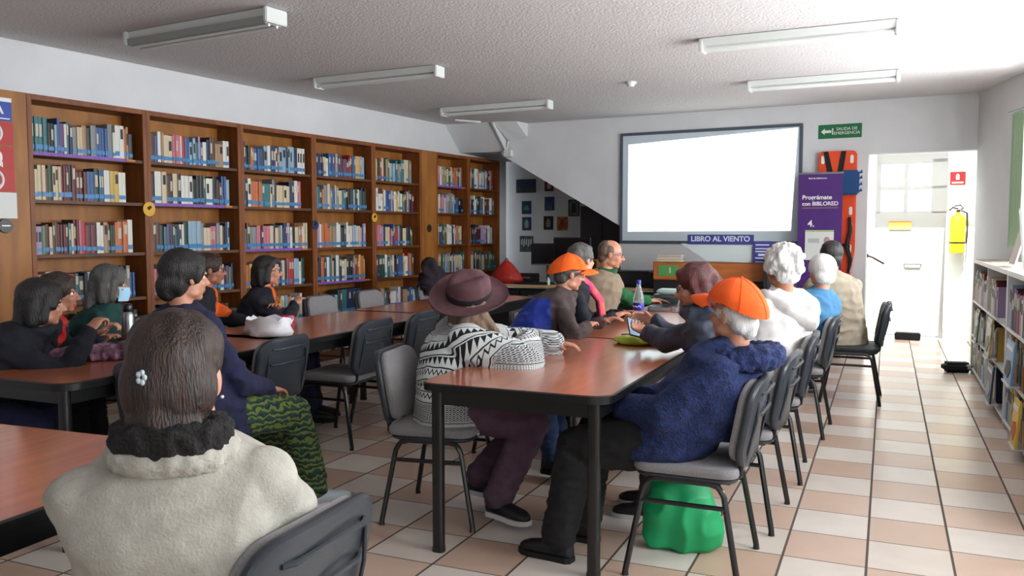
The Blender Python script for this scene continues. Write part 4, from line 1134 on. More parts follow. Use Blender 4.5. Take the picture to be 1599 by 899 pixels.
    if bot:
        j = MB(); j.sph(S(P) + V((0, 0, -.0)), (.165 * sc * b2, .15 * sc * b2, .10), M=Matrix.Rotation(R(hip), 3, 'Z'))
        for hj, kn, ank, fy in lg:
            j.cap(S(hj), S(kn), .088 * sc * legs * b2, .068 * sc * legs, 16); j.cap(S(kn), S(ank) + V((0, 0, .02)), .066 * sc * legs, .056 * sc * legs, 16)
        me = remesh(j, 'trousers', .010, 4, .5); wrinkle(me, .007, 12, (1, 1, 2), True, 3); link(me, 'trousers', [bot], t)
    for hj, kn, ank, fy in lg:
        ff = fwd(fy); rr = rgt(fy); A = S(ank) - V((0, 0, ank.z)); z0 = ank.z - .085 * sc
        rs = []
        for y, w, h in ((-.065, .020, .05), (-.055, .034, .085), (-.02, .036, .095), (.04, .038, .075), (.10, .045, .058), (.15, .042, .048), (.180, .028, .036), (.192, .010, .024)):
            cc = A + ff * y * sc + V((0, 0, z0 + (.012 + h / 2) * 1)); rs.append(ring(cc, rr, V((0, 0, 1)), w * sc, h / 2, 14, .8))
        so = MB().loft(rs).build('shoe', shoe or K_shoe, t)
        pts = [(-.068, .022), (-.05, .037), (0, .037), (.06, .042), (.12, .049), (.165, .042), (.195, .018)]
        poly = [A + ff * y * sc + rr * w * sc for y, w in pts] + [A + ff * y * sc - rr * w * sc for y, w in reversed(pts)]
        n_ = len(poly); mb = MB(); mb.add([p + V((0, 0, z0)) for p in poly] + [p + V((0, 0, z0 + .022)) for p in poly], [tuple(reversed(range(n_))), tuple(range(n_, 2 * n_))] + [(i, (i + 1) % n_, n_ + (i + 1) % n_, n_ + i) for i in range(n_)])
        mb.build('sole', sole or M_rubber, so)
    return dict(t=t, HM=HM, HM3=HM3, S=S, NB=NB, P=P, u=u, rt=rt, ft=ft, c=c, j=jl, l=lg, sc=sc, top=TO, axes=axes, SH=SH)

def hair(p, m, style='short', vol=1.0, amp=.004, nsc=28, name='hair', vox=.008, extra=()):
    HM, HM3, sc = p['HM'], p['HM3'], p['sc']; b = MB()
    def e(c, r, n=22): b.sph(HM @ V(c), tuple(x * sc for x in r), n=n, M=HM3)
    def k(a, c, r0, r1): b.cap(HM @ V(a), HM @ V(c), r0 * sc, r1 * sc)
    if style == 'bald':
        for s in (-1, 1): e((s * .058, -.012, .030), (.022, .040, .045))
        e((0, -.050, .030), (.079, .064, .078)); e((0, -.06, -.035), (.062, .045, .045))
    else:
        v = vol
        if style == 'under':
            e((0, -.022, .015), (.083, .092, .060), 28); e((0, -.055, -.030), (.072, .050, .055))
        else:
            e((0, -.020, .040), (.084 * v, .098 * v, .086 * v), 28); e((0, -.055, -.025), (.072 * v, .055 * v, .065 * v)); e((0, .052, .082), (.050, .030, .026))
        if style in ('bob', 'long', 'full'):
            for s in (-1, 1): k((s * .074, .005, .03), (s * .080, -.005, -.075), .026, .028); k((s * .06, -.05, .0), (s * .066, -.045, -.09), .04, .034)
            k((0, -.075, 0), (0, -.080, -.10), .055, .048)
        if style == 'long':
            for s in (-1, 0, 1): k((s * .05, -.07, -.06), (s * .06, -.095, -.20), .045, .030)
        if style == 'updo':
            e((0, -.05, -.01), (.090, .075, .095)); e((0, -.07, -.075), (.075, .05, .055)); e((.0, -.015, .06), (.088, .09, .075))
        if style == 'curly':
            rnd = random.Random(4)
            for i in range(60):
                a = rnd.uniform(0, 2 * PI); z = rnd.uniform(-.6, 1)
                r_ = math.sqrt(max(0, 1 - z * z)); q = (r_ * math.cos(a) * .086, -.022 + r_ * math.sin(a) * .098, .035 + z * .088)
                if q[1] > .05 and q[2] < .06: continue
                e(q, (.030, .030, .028), 10)
    for a, c, r0, r1 in extra: k(a, c, r0, r1)
    me = remesh(b, name, vox, 3, .5); wrinkle(me, amp, nsc, (1, 1, .35)); return link(me, name, [m], p['t'])

def baseball_cap(p, m, up=0, big=1.13, name='cap', badge=None):
    HM = p['HM'] @ Matrix.Translation((0, -.006, .010 + up)) @ Matrix.Rotation(R(4), 4, 'X') @ Matrix.Scale(big, 4); b = MB(); rs = []
    for i in range(10):
        a = PI / 2 * i / 9.001; z = .035 + .082 * math.sin(a); k = math.cos(a)
        rs.append([HM @ V(((.087 * k) * math.cos(t), (-.010 + .106 * k * math.sin(t)), z - (.012 * (1 - k) if 0 else 0) - (.035 * max(0, -math.sin(t)) * k))) for t in [2 * PI * j / 36 for j in range(36)]])
    inner = [HM @ V((.080 * math.cos(t), -.010 + .098 * math.sin(t), .034 - .035 * max(0, -math.sin(t)))) for t in [2 * PI * j / 36 for j in range(36)]]
    b.loft([inner] + rs); o = b.build(name, m, p['t'], ang=60)
    seams = MB()
    for j in range(6):
        t = 2 * PI * (j + .5) / 6
        seams.tube([HM @ V((.0885 * math.cos(q) * math.cos(t), -.010 + .1075 * math.cos(q) * math.sin(t), .035 + .0835 * math.sin(q) - .035 * max(0, -math.sin(t)) * math.cos(q))) for q in [PI / 2 * i / 8 for i in range(9)]], .0012 * p['sc'], 5)
    seams.sph(HM @ V((0, -.01, .118)), .006); seams.build('seam_and_button', m, o)
    v = MB(); n = 12; A = []; B2 = []
    rows = []
    for i in range(n + 1):
        x = -.072 + .144 * i / n; k = 1 - (x / .075) ** 2; y0 = -.010 + .100 * math.sqrt(max(0, 1 - (x / .087) ** 2)); y1 = y0 + .012 + .068 * math.sqrt(max(k, 0)); z = .036 - .020 * (x / .072) ** 2
        rows.append([HM @ V((x, y0, z + .003)), HM @ V((x, (y0 + y1) / 2, z + .006)), HM @ V((x, y1, z - .006)), HM @ V((x, y1, z - .010)), HM @ V((x, (y0 + y1) / 2, z + .001)), HM @ V((x, y0, z - .002))])
    v.loft(rows); v.build('brim', m, o, ang=60)
    return o

def glasses(p, m=None):
    HM = p['HM']; b = MB(); r = p['sc']
    for s in (-1, 1):
        b.tube([HM @ V((s * .033 + .021 * math.cos(a), .094 - abs(s * .033 + .021 * math.cos(a)) * .15, .002 + .016 * math.sin(a))) for a in [2 * PI * i / 20 for i in range(21)]], .0018 * r, 6)
        b.tube([HM @ V((s * .054, .085, .006)), HM @ V((s * .074, .06, .006)), HM @ V((s * .080, .0, .004))], .0018 * r, 6)
    b.tube([HM @ V((-.012, .093, .006)), HM @ V((0, .096, .008)), HM @ V((.012, .093, .006))], .0018 * r, 6)
    return b.build('glasses', m or M_edge, p['t'])
# ------------------------------------------------------------------ people
Z = V((0, 0, 1))
# person in the cream fleece, nearest, seen from behind
p = person('person in cream fleece seen from behind, dark hair pinned up with a pale clip', (-1.385, 1.43), (-1.285, 1.285, 1.238), 55, 33, 22, hp=2, sc=1.04, bulk=1.15, top=K_cream, topname='fleece', wr=.018, wsc=4.5, bot=K_blackt, sleeve=1.12, fine=.006, rough_top=.008,
           hands=(V((-1.75, 1.72, .66)), V((-1.42, 1.84, .60))), feet=((-1.75, 1.65, 60), (-1.62, 1.85, 50)), topseed=2, collar=None, poles=(V((-.35, -.35, -.9)), V((.45, -.10, -.9))))
hair(p, H_brown, 'updo', 1.02, .006, 30, vox=.006, extra=[((0, -.08, -.07), (.02, -.085, -.10), .05, .045)])
NBl = p['S'](p['NB']); rt, ft = p['rt'], p['ft']
def torus_on(p, rx, ry, r, dz, name, m, vox=.008, amp=.004, nsc=60, tilt=0, off=0, gap=0, parent=None):
    b = MB(); N = p['S'](p['NB']) + p['u'] * dz + p['ft'] * off
    b.tube([N + p['rt'] * math.cos(a) * rx + p['ft'] * math.sin(a) * ry + p['u'] * tilt * math.sin(a) for a in [2 * PI * i / 28 + PI / 2 for i in range(29)]], r, 10)
    me = remesh(b, name, vox, 2, .5); wrinkle(me, amp, nsc); return link(me, name, [m], parent or p['t'])
torus_on(p, .094, .086, .034, .004, 'collar', K_cream, amp=.006, nsc=70)
torus_on(p, .084, .078, .032, .045, 'fur_scarf', K_blackfur, amp=.014, nsc=50)
HM = p['HM']; b = MB()
for a in range(5): b.sph(HM @ V((-.012 + .006 * math.cos(a * 1.26), -.130, .018 + .009 * math.sin(a * 1.26))), (.005, .004, .006), n=8)
b.build('hair_clip', mat('pale_clip', (.72, .78, .80), .3), p['t'])
MB().sph(HM @ V((.0835, -.0, -.036)), .0035, n=8).build('earring', M_text, p['t'])

# navy person with short black hair and patterned trousers
p = person('person in navy with short black hair, patterned green trousers and pale shoes', (-2.94, 3.10), (-2.99, 3.05, 1.312), -12, -6, -20, hp=3, sc=1.03, bulk=1.18, top=K_navy, topname='sweater', bot=K_green2, shoe=K_wshoe, sole=K_sole,
           hands=(V((-3.08, 3.42, .62)), V((-2.78, 3.36, .62))), feet=((-2.95, 3.70, -20), (-2.63, 3.52, -30)), topseed=7, legs=1.15)
hair(p, H_black, 'short', 1.10, .007, 35, extra=[((0, -.09, -.03), (0, -.085, -.065), .05, .045), ((.078, .01, .03), (.078, .012, -.01), .022, .016), ((-.078, .01, .03), (-.078, .012, -.01), .022, .016)])
# masked person
p = person('person wearing a pale blue surgical mask, grey hair and dark green jacket', (-4.40, 3.78), (-4.26, 3.74, 1.20), -62, -50, -32, hp=4, sc=.98, bulk=1.22, top=K_teal, bot=K_blackt, skin=M_skin2, hands=(V((-3.98, 3.98, .80)), V((-3.92, 3.62, .80))), topseed=4, collar=.028)
hair(p, H_grey, 'bob', 1.06, .006, 35, extra=[((0, -.09, -.08), (0, -.10, -.13), .055, .05)])
HM = p['HM']; b = MB()
rows = []
for i in range(9):
    z = .0 - .085 * i / 8 - .012; rows.append([HM @ V((.062 * math.sin(a), (.012 + (.106 - .020 * abs(i / 8 - .4)) * math.cos(a)) * 1.0, z)) for a in [R(-72 + 144 * j / 12) for j in range(13)]])
fr_ = [[(q, r_) for q in rows] for r_ in range(1)]
vs = [q for r_ in rows for q in r_]; n_ = 13
outv = vs + [q + (HM3_ := p['HM3']) @ V((0, -.004, 0)) for q in vs]; F_ = []
for i in range(8):
    for j in range(12):
        a_ = i * n_ + j; F_.append((a_, a_ + 1, a_ + n_ + 1, a_ + n_)); o_ = len(vs); F_.append((a_ + o_, a_ + n_ + o_, a_ + n_ + 1 + o_, a_ + 1 + o_))
b.add(outv, F_); mk = b.build('face_mask', K_mask, p['t'])
eb = MB()
for s in (-1, 1): eb.tube([HM @ V((s * .059, .045, -.025)), HM @ V((s * .078, .0, .012))], .0015, 5); eb.tube([HM @ V((s * .057, .045, -.085)), HM @ V((s * .078, -.01, -.02))], .0015, 5)
eb.build('ear_loop', K_mask, mk)
# leftmost navy person leaning forward
p = person('leftmost person in navy, dark bobbed hair, leaning on folded arms', (-4.12, 2.72), (-3.80, 2.93, 1.165), -60, -50, -30, hp=6, sc=.98, bulk=1.2, top=K_navyd, bot=K_navy, hands=(V((-3.70, 3.16, .86)), V((-3.60, 3.02, .90))), curls=(1.2, 1.3), poles=(V((.3, .1, -.9)), V((.3, -.2, -.9))), topseed=9, collar=.022)
hair(p, H_black, 'bob', 1.10, .005, 30, extra=[((-.05, .03, .05), (-.075, .04, -.03), .03, .025), ((.05, .03, .05), (.07, .035, -.01), .03, .022)])
p = person('person with brown-black hair and red collar, behind the leftmost one', (-4.46, 3.28), (-4.17, 3.32, 1.172), -70, -55, -42, hp=3, sc=.95, bulk=1.05, top=[K_navyd, M_red], bot=K_blackt, skin=M_skin2, hands=(V((-3.95, 3.40, .80)), V((-3.95, 3.22, .80))), topseed=1,
           topfn=lambda r, f, z, w: 1 if (abs(r) < .045 and f > .0 and z > -.20) else 0)
hair(p, H_brown, 'short', 1.05, .005, 30)
# two navy-jacket people with orange
def lanyard(r, f, z, w): return 1 if (abs(r) < .045 and f > .02 and f < .17 and z > -.20) else 0
p = person('person in navy jacket with orange lanyard and dark-framed glasses', (-4.42, 4.42), (-4.36, 4.68, 1.245), -70, -55, -48, hp=2, sc=.97, bulk=1.1, top=[K_navyd, K_orsh], topfn=lanyard, bot=K_blackt, skin=M_skin2, hands=(V((-3.95, 4.75, .72)), V((-4.0, 4.50, .70))), topseed=6)
hair(p, H_brown, 'short', 1.04, .005, 30); glasses(p, mat('red_frames', (.35, .08, .10), .3))
p = person('person in navy jacket and orange shirt with crossed arms and thin glasses', (-4.26, 5.03), (-4.17, 5.06, 1.225), -65, -58, -52, hp=2, sc=.96, bulk=1.02, top=[K_navyd, K_orsh], topfn=lambda r, f, z, w: 1 if (abs(r) < .05 and f > .02 and z > -.22) else 0, bot=K_navy,
           hands=(V((-4.02, 4.98, .84)), V((-3.98, 5.12, .86))), poles=(V((-.2, .6, -.6)), V((.5, -.3, -.6))), topseed=8)
hair(p, H_black, 'bob', .98, .005, 35); glasses(p)
# patterned poncho, maroon hat
p = person('person in black and white patterned poncho and maroon felt hat', (-1.96, 3.80), (-1.935, 3.93, 1.178), -70, -52, -34, hp=-2, sc=1.0, bulk=1.34, top=K_knit, topname='poncho', bot=K_plum, shoe=K_shoe, sole=K_sole, wr=.008, wsc=6, sleeve=1.75, rough_top=.008, hem=-.36,
           hands=(V((-1.60, 4.22, .80)), V((-1.66, 3.98, .825))), poles=(V((-.2, .6, -.7)), V((.8, -.45, -.35))), feet=((-1.86, 3.86, -100, .15), (-1.67, 3.66, -108, .12)), topseed=3, legs=1.25)
me = p['top'].data; uv = me.uv_layers.new(name='knit'); co = coords(me); N = np.array(p['S'](p['NB'])); d = co - N
rr_ = np.array(p['rt']); f2 = np.array(p['ft']); rad = np.sqrt((d ** 2).sum(1)); ang = np.arctan2(d @ rr_, -(d @ f2))
v_ = np.where(rad < .40, rad, .47 - (co[:, 2] - N[2]) - .42); v_ = v_ * 1.25; u_ = ang * .40
wob = np.array([V(p_.co).x * .0 for p_ in me.vertices])
lv = np.empty(len(me.loops), dtype=np.int32); me.loops.foreach_get('vertex_index', lv)
uvs = np.stack([u_[lv] + 5, v_[lv] + .72], 1)
# keep a face's corners together across the back seam of the angle
uv.data.foreach_set('uv', uvs.ravel().astype(np.float32))
hair(p, H_light, 'long', .90, .005, 40, extra=[((.05, -.04, -.05), (.085, .02, -.20), .035, .024), ((.06, .0, -.05), (.10, .07, -.17), .030, .020)])
HM = p['HM'] @ Matrix.Translation((0, -.022, .018)) @ Matrix.Rotation(R(58), 4, 'Z') @ Matrix.Rotation(R(30), 4, 'X') @ Matrix.Rotation(R(4), 4, 'Y') @ Matrix.Rotation(R(-58), 4, 'Z') @ Matrix.Scale(1.12, 4); n = 48; h = MB(); rs = []
prof = [(.165, .004, 1.0), (.150, -.004, 1), (.115, .002, 1), (.094, .006, 1), (.092, .035, 1), (.088, .075, 1), (.078, .098, 1), (.055, .108, 1), (.02, .104, 1)]
inner = [(.088, .000), (.120, -.006), (.150, -.012), (.166, -.003)]
def hp_(r_, z, a):
    x = r_ * math.cos(a); y = r_ * 1.14 * math.sin(a)
    if r_ > .1: z += .018 * (abs(math.cos(a)) ** 3) * ((r_ - .1) / .065)
    if z > .09: z -= .020 * math.exp(-(x / .022) ** 2) * (1 if y > -.07 else .5)
    if .05 < z and y > .02: x *= .86
    return HM @ V((x, y, z))
h.loft([[hp_(r_, z, 2 * PI * j / n) for j in range(n)] for r_, z in [(.02, .085), (.075, .08), (.085, .03)] + inner] + [[hp_(r_, z, 2 * PI * j / n) for j in range(n)] for r_, z, _ in prof])
hat = h.build('felt_hat', K_hat, p['t'], ang=70)
MB().loft([[hp_(r_, z, 2 * PI * j / n) for j in range(n)] for r_, z in ((.0945, .008), (.0955, .010), (.0945, .034), (.092, .036))], caps=False).build('hat_band', K_hatband, hat)
sp = p['S'](p['SH'][0]); b = MB()
b.tube([p['S'](p['NB']) - p['rt'] * .06 + Z * .005 - p['ft'] * .05, sp + Z * .055 - p['ft'] * .05 + p['rt'] * .05, sp + V((0, 0, -.03)) - p['ft'] * .10, sp + V((0, 0, -.22)) - p['ft'] * .16], .016, 8, flat=.35); b.build('shoulder_strap', K_navyd, p['t'])
# orange cap person at the left side of the near tables
p = person('person in orange cap with blue and brown jacket and jeans', (-2.14, 5.02), (-1.895, 5.27, 1.24), -62, -48, -52, hp=8, sc=.97, bulk=1.12, top=[K_taupe, K_blue], topfn=lambda r, f, z, w: 1 if ((w.x + 1.985) * .916 + (w.y - 5.2) * .40 < -.02 and z < -.02) else 0, bot=K_jeans,
           hands=(V((-1.72, 5.42, .80)), V((-1.72, 5.12, .80))), feet=((-1.66, 4.62, -90), (-1.66, 4.40, -100)), topseed=12, collar=.020, poles=(None, V((.6, -.5, -.6))))
hair(p, H_grey, 'under', .88, .004, 35); baseball_cap(p, K_orange, big=1.26, up=-.020); glasses(p)
# grey hair with magenta scarf
p = person('person with grey hair, dark jacket and a magenta and orange scarf', (-2.15, 5.78), (-1.99, 5.80, 1.312), -70, -60, -30, hp=0, sc=.98, bulk=1.0, top=K_navyd, bot=K_blackt, hands=(V((-1.76, 6.02, .80)), V((-1.74, 5.76, .80))), topseed=13)
hair(p, H_grey, 'short', 1.06, .006, 35)
b = MB(); N = p['S'](p['NB']); f, r_ = p['ft'], p['rt']
b.tube([N - f * .075 + Z * .02, N + r_ * .085 + Z * .01, N + f * .07 + r_ * .05 - Z * .04, N + f * .15 + r_ * .06 - Z * .15, N + f * .17 + r_ * .07 - Z * .32], .030, 10, flat=.6)
b.tube([N - f * .075 + Z * .02, N - r_ * .085 + Z * .01, N + f * .07 - r_ * .04 - Z * .04, N + f * .15 - Z * .15, N + f * .17 - Z * .32], .030, 10, flat=.6)
b.build('scarf', K_pink, p['t'])
# man at the laptop
p = person('balding man with glasses, khaki vest over green sweater, typing at the laptop', (-2.16, 6.52), (-2.02, 6.60, 1.335), -75, -66, -74, hp=8, sc=1.0, bulk=1.1, top=K_green, topname='sweater', bot=K_jeans, hands=(V((-1.80, 7.02, .82)), V((-1.76, 6.88, .82))), curls=(.35, .35), topseed=14, collar=.015, poles=(None, V((.4, -.4, -.8))))
hair(p, hairmat('hair_grey_brown', (.30, .22, .18), (.42, .34, .29)), 'bald', 1, .002, 40, vox=.007); glasses(p)
v = MB(); q_ = ((-.16, .200, .165), (.05, .205, .168), (.3, .196, .160), (.55, .196, .158), (.76, .196, .170), (.88, .174, .146), (.96, .118, .102), (1.0, .084, .078))
v.loft([ring(p['S'](p['c'](q)), *p['axes'](q), rx * 1.14, ry * 1.14, e=.85) for q, rx, ry in q_]); me = remesh(v, 'vest', .010, 3); wrinkle(me, .006, 9, (1, 1, 1.6), True); link(me, 'vest', [K_vest], p['t'])
# burgundy hair, reading a phone
PH = V((-1.30, 4.70, .855))
p = person('person with long burgundy hair and slate puffer jacket looking at a phone', (-.66, 4.33), (-.90, 4.40, 1.236), 85, 80, 100, hp=14, sc=.98, bulk=1.16, top=K_puffer, bot=K_plum, sole=K_sole, hands=(PH + V((.075, -.10, -.015)), PH + V((.10, .055, .03))), palms=(V((-.3, .4, .8)), V((-.5, -.8, -.2))), curls=(.9, .9),
           feet=((-1.02, 4.02, 95), (-1.05, 4.22, 90)), topseed=15, collar=.03, wr=.014, wsc=8, poles=(V((.1, -.5, -.8)), V((.3, .6, -.7))))
hair(p, H_red, 'long', 1.05, .006, 30, extra=[((.0, -.06, .06), (-.02, -.13, -.06), .06, .05), ((0, -.10, -.03), (0, -.16, -.12), .05, .03)]); glasses(p)
# blue fleece and orange cap
p = person('person in orange cap and shaggy blue hooded fleece on the nearest aisle chair', (-.80, 3.58), (-.575, 3.60, 1.178), 88, 82, 66, hp=-3, sc=1.0, bulk=1.34, top=K_fleece, topname='fleece', wr=.012, wsc=6, bot=K_blackt, sleeve=1.25, rough_top=.008, fine=.006, hem=-.22,
           hands=(V((-1.02, 3.50, .66)), V((-1.0, 3.72, .66))), feet=((-1.25, 3.36, 80), (-1.22, 3.62, 85)), topseed=16, poles=(V((.2, -.6, -.7)), None), legs=1.3)
hair(p, H_white, 'under', .95, .005, 35, extra=[((0, -.07, -.03), (0, -.075, -.06), .045, .035)]); baseball_cap(p, K_orangeD, name='cap', big=1.26)
torus_on(p, .125, .115, .055, -.045, 'hood', K_fleece, amp=.012, nsc=40, tilt=-.02, off=-.03)
# white hooded jacket
p = person('person with curly white hair and white hooded jacket, on the aisle side', (-.70, 5.15), (-.56, 5.19, 1.312), 85, 60, 45, hp=2, sc=1.03, bulk=1.28, top=K_white, bot=K_blackt, topseed=17, hands=(V((-1.05, 5.30, .72)), V((-.98, 5.42, .74))), wr=.012, wsc=7, skin=M_skin2)
hair(p, H_white, 'curly', 1.08, .010, 60)
b = MB(); N = p['S'](p['NB']); f, r_ = p['ft'], p['rt']
b.tube([N + f * .08 + r_ * .11, N + r_ * .15 - Z * .02, N - f * .10 + r_ * .12 - Z * .08, N - f * .17 - Z * .16, N - f * .11 - r_ * .12 - Z * .08, N - r_ * .14 - Z * .02, N + f * .08 - r_ * .11], [.025, .04, .05, .06, .05, .04, .025], 12)
me = remesh(b, 'hood', .01, 4); wrinkle(me, .008, 14); link(me, 'hood', [K_white], p['t'])
# second white head, denim shirt
p = person('person with smooth white hair and blue denim shirt in the aisle row', (-.60, 6.32), (-.42, 6.36, 1.232), 85, 60, 35, hp=2, sc=.96, bulk=1.1, top=K_denimb, topname='shirt', bot=K_jeans, topseed=18, hands=(V((-.95, 6.5, .74)), V((-.9, 6.6, .74))))
hair(p, H_white, 'short', 1.12, .005, 30)
# beige jacket by the banner
p = person('person with dark hair and beige jacket in front of the purple banner', (-.34, 7.60), (-.42, 7.55, 1.312), 40, 12, 8, hp=4, sc=1.0, bulk=1.16, top=K_beige, bot=K_blackt, topseed=19, hands=(V((-.72, 7.9, .70)), V((-.45, 8.0, .70))), feet=((-.75, 7.85, 40), (-.62, 8.0, 30)))
hair(p, H_black, 'short', 1.10, .006, 35)

# ------------------------------------------------------------------ things on the tables and floor
TZ = .7515
t = thing('water_bottle', 'clear plastic water bottle with blue cap and label on the table', 'bottle', (-1.62, 5.97, TZ))
def rev(prof, n=24): return MB().loft([[V((r_ * math.cos(2 * PI * i / n), r_ * math.sin(2 * PI * i / n), z)) for i in range(n)] for r_, z in prof])
rev([(.030, 0), (.037, .008), (.038, .06), (.036, .10), (.038, .14), (.038, .17), (.030, .205), (.018, .245), (.0145, .262), (.0145, .275)]).build('bottle_body', M_bottle, t)
rev([(.0385, .082), (.0392, .084), (.0392, .135), (.0385, .137)]).build('label', mat('label_blue', (.12, .12, .55), .4), t)
rev([(.0165, .268), (.0165, .292), (.014, .296)]).build('cap', mat('cap_blue', (.08, .15, .65), .4), t)
MB().tube([V((.040 * math.cos(a), .040 * math.sin(a), .11 + .006 * math.sin(a * 9))) for a in [R(-160 + i * 8) for i in range(15)]], .002, 5).build('label_script', M_text, t)
t = thing('smartphone', 'smartphone with lit pale blue screen held by the burgundy-haired person', 'phone', PH, R(25))
Mp = Matrix.Rotation(R(38), 4, 'X') @ Matrix.Rotation(R(18), 4, 'Y')
o = MB().prism(rrect(.072, .145, .008), -.004, .004).build('case', M_edge, t); o.data.transform(Mp)
o = MB().prism(rrect(.066, .135, .006), .004, .0048).build('screen', emat('phone_screen', (.55, .68, .80), .7), t); o.data.transform(Mp)
t = thing('green_pouch', 'lime green soft pouch lying on the near table by the elbow', 'pouch', (-1.27, 4.83, TZ), R(20))
b = MB().sph((0, 0, .018), (.19, .15, .022), n=24).box((0, 0, .012), (.30, .24, .02)); me = remesh(b, 'pouch', .008, 6); wrinkle(me, .010, 12)
link(me, 'body', [cloth('lime_cloth', (.62, .68, .18), (.58, .63, .16))], t)
MB().tube([(-.13, .11, .035), (0, .13, .042), (.13, .10, .035)], .004, 6).build('zip', mat('dark_zip', (.15, .18, .08), .5), t)
t = thing('laptop', 'open grey laptop in front of the man in the green sweater', 'laptop', (-1.70, 7.06, TZ), R(-80))
MB().prism(rrect(.34, .24, .015), 0, .02).build('base', mat('laptop_grey', (.42, .45, .46), .35), t)
kk = MB()
for i in range(12):
    for j in range(4): kk.box((-.132 + i * .024, -.02 + j * .022 + .02, .0215), (.020, .018, .003))
kk.build('keys', M_edge, t, smooth=False)
o = MB().prism(rrect(.34, .22, .012), 0, .008).build('lid', D.materials['laptop_grey'], t); o.data.transform(Matrix.Translation((0, .12, .02)) @ Matrix.Rotation(R(75), 4, 'X') @ Matrix.Translation((0, .11, 0)))
t = thing('projector', 'grey projector with a white sheet on top behind the laptop on the farthest table', 'projector', (-1.42, 6.98 - .20 + .13, TZ), R(2))
t.location = (-1.73, 7.45, TZ)
MB().box((0, 0, .05), (.30, .24, .085)).build('body', mat('projector_grey', (.30, .34, .34), .4), t, bevel=.015)
MB().cyl((.08, .12, .055), (.08, .145, .055), .03, n=16).build('lens', M_glassdark, t)
for z in (.03, .045, .06): MB().box((0, -.121, z), (.24, .003, .005)).build('vent', M_edge, t, smooth=False)
MB().box((0, 0, .118), (.22, .20, .04)).build('white_sheet', mat('pale_sheet', (.74, .82, .80), .5), t, bevel=.012)
t = thing('red_stopper', 'tiny red stopper standing on the table beside the laptop', 'stopper', (-1.63, 6.32, TZ)); t.location = (-1.60, 6.92, TZ)
MB().cyl((0, 0, 0), (0, 0, .018), .018, .015).build('shell', M_red, t); MB().cyl((0, 0, .018), (0, 0, .03), .006).build('knob', M_red, t)
t = thing('pink_case', 'small bright pink case on the left table', 'case', (-3.92, 4.95, TZ), R(20))
MB().loft([[V((.062 * k * math.cos(a), .036 * k * math.sin(a), z)) for a in [2 * PI * i / 20 for i in range(20)]] for k, z in ((.8, 0), (1, .012), (1, .022), (1, .034), (.8, .046))]).build('shell', mat('hot_pink', (.85, .12, .32), .4), t)
MB().tube([V((.063 * math.cos(a), .037 * math.sin(a), .023)) for a in [2 * PI * i / 20 for i in range(21)]], .002, 5).build('zip', mat('deep_pink', (.60, .08, .25), .4), t)
t = thing('white_bag', 'open white plastic bag on the left table end', 'bag', (-3.48, 4.22, TZ), R(-20))
n = 28; rs = []
rn = random.Random(3)
for k, z in ((.55, .0), (.95, .012), (1.0, .04), (.90, .07), (1.0, .10), (1.02, .115), (.94, .11), (.84, .07), (.80, .035), (.6, .02)):
    rs.append([V(((.16 * k + rn.uniform(-.006, .006)) * math.cos(2 * PI * i / n), (.13 * k + rn.uniform(-.006, .006)) * math.sin(2 * PI * i / n), max(0, z + (rn.uniform(-.010, .012) if z > .02 else 0)))) for i in range(n)])
o = MB().loft(rs).build('body', mat('white_plastic', (.84, .84, .86), .4), t, ang=80)
for v in o.data.vertices:
    q = noise.noise_vector(v.co * 14); v.co.x += q.x * .035; v.co.y += q.y * .035
    if v.co.z > .03: v.co.z += q.z * .03
t = thing('steel_flask', 'steel flask with dark cap standing on the left table', 'flask', (-3.86, 3.50, TZ))
rev([(.030, 0), (.032, .01), (.032, .17), (.028, .19), (.022, .20)]).build('body', M_metal, t); rev([(.023, .20), (.025, .205), (.025, .235), (.018, .245)]).build('lid', M_edge, t)
t = thing('floral_scarf', 'crumpled mauve floral scarf on the dim left table', 'scarf', (-3.66, 3.14, TZ), R(35))
b = MB().sph((0, 0, .025), (.20, .12, .035), n=20).sph((.12, .03, .03), (.12, .10, .035)).sph((-.13, -.02, .02), (.10, .08, .03)); me = remesh(b, 'scarf', .008, 3); wrinkle(me, .020, 16, (1, 1, 1), True)
cc = coords(me); cc[:, 2] = np.maximum(cc[:, 2], .001); setco(me, cc)
link(me, 'cloth', [cloth('mauve_floral', (.30, .20, .28), (.62, .45, .52), scale=28)], t)
# green bag on the floor
t = thing('green_bag', 'bright green cloth bag on the floor under the nearest aisle chair', 'bag', (-.80, 3.70, 0), R(12))
b = MB(); b.loft([[V((rx * math.copysign(abs(math.cos(a)) ** .8, math.cos(a)) + ox, ry * math.sin(a), z)) for a in [2 * PI * i / 28 for i in range(28)]] for rx, ry, z, ox in ((.12, .05, .0, .02), (.165, .075, .02, .01), (.17, .085, .12, 0), (.145, .08, .22, -.01), (.11, .06, .30, -.02), (.09, .03, .345, .0), (.10, .015, .365, .02))])
me = remesh(b, 'bag', .009, 4); wrinkle(me, .014, 9, (1, 1, .7), True, 2); cc = coords(me); cc[:, 2] = np.maximum(cc[:, 2], .001); setco(me, cc)
link(me, 'body', [mat('bag_green', (.04, .62, .38), .5, c2=(.03, .56, .33), scale=5)], t)
MB().tube([(.08, 0, .34), (.14, .0, .33), (.19, 0, .24), (.17, 0, .17)], .004, 6).build('drawstring', M_edge, t)
MB().tube([(-.06, .0, .35), (-.04, -.01, .40), (.02, -.01, .40), (.05, 0, .35)], .008, 6).build('handle', D.materials['bag_green'], t)
t = thing('red_ball', 'small red ball hanging from the table leg in the dark', 'ball', (-3.26, 4.02, .42))
MB().sph((0, 0, 0), .042, n=16).build('ball', M_red, t); MB().tube([(0, 0, .04), (0, .02, .26)], .003, 5).build('cord', M_red, t)
t = thing('dark_jacket', 'dark jacket bunched over the chair by the far bookcase bays', 'jacket', (-4.52, 8.20, .74), R(-90))
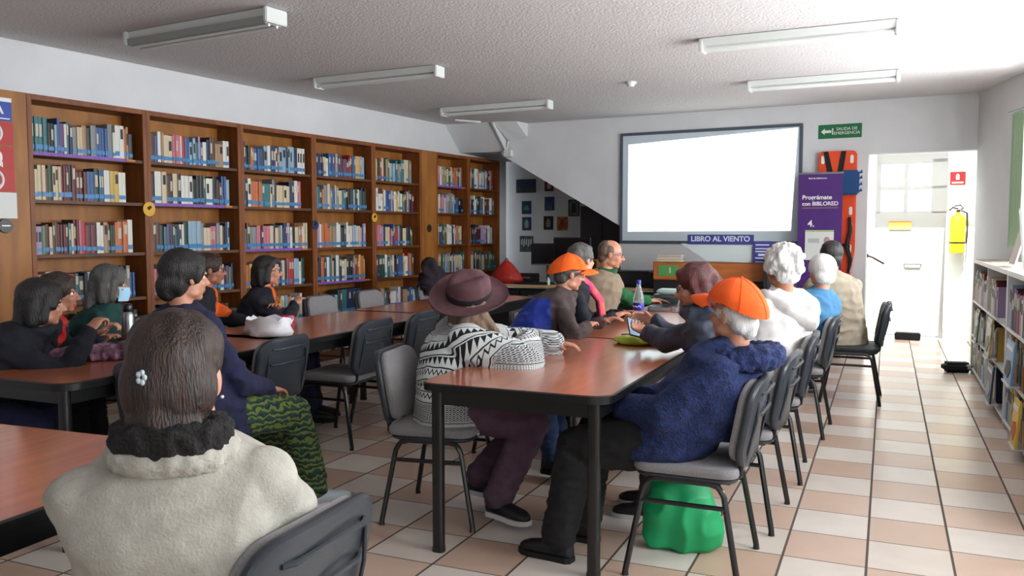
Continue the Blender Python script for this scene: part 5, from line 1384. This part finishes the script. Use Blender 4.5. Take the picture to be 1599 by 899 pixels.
b = MB().sph((0, 0, .12), (.22, .11, .16), n=20).sph((.12, .02, .24), (.08, .07, .14)).sph((-.1, 0, .05), (.14, .10, .12)); me = remesh(b, 'jacket', .012, 3); wrinkle(me, .025, 9, (1, 1, 1), True)
link(me, 'cloth', [cloth('purple_black', (.09, .06, .10), (.13, .09, .14))], t)

# ------------------------------------------------------------------ light
def area(name, loc, size, power, col, direction, spread=180):
    l = D.lights.new(name, 'AREA'); l.shape = 'RECTANGLE'; l.size, l.size_y = size; l.energy = power; l.color = col; l.spread = R(spread)
    o = D.objects.new(name, l); C.objects.link(o); o.location = loc; o.rotation_euler = V(direction).to_track_quat('-Z', 'Z').to_euler(); return o
for k, (q, d, n, w, h, z) in enumerate(LIGHTS):
    area('window_daylight', (q.x, q.y, z), (w, h) , [175, 380, 195, 72, 42][k], (.97, .985, 1.0), -n)
# added area lamp to brighten the vestibule; sun through the gap beside the added slab
area('vestibule_fill_lamp', FP(.25, .62, 3.15), (1.5, 1.1), 90, (1, .99, .96), (0, 0, -1))
sn = D.lights.new('sun', 'SUN'); sn.energy = 22; sn.angle = R(.6); sn.color = (1, .96, .90)
so_ = D.objects.new('sun', sn); C.objects.link(so_); so_.rotation_euler = V((.02, .50, -.86)).to_track_quat('-Z', 'Z').to_euler()

w = D.worlds.new('sky'); bpy.context.scene.world = w; w.use_nodes = True
w.node_tree.nodes['Background'].inputs[0].default_value = (.85, .93, 1, 1); w.node_tree.nodes['Background'].inputs[1].default_value = 1.6

cam = D.cameras.new('camera'); co_ = D.objects.new('camera', cam); C.objects.link(co_)
cam.sensor_width = 36; cam.lens = 36 * 1340 / 1599; co_.location = (0, 0, 1.40)
co_.rotation_euler = (R(90 - 3.82), 0, R(23.6)); cam.clip_start = .05
sc_ = bpy.context.scene; sc_.camera = co_
vs_ = sc_.view_settings; vs_.view_transform = 'Standard'; vs_.look = 'None'; vs_.gamma = 1; vs_.exposure = 0; vs_.use_curve_mapping = False
sc_.cycles.max_bounces = 8
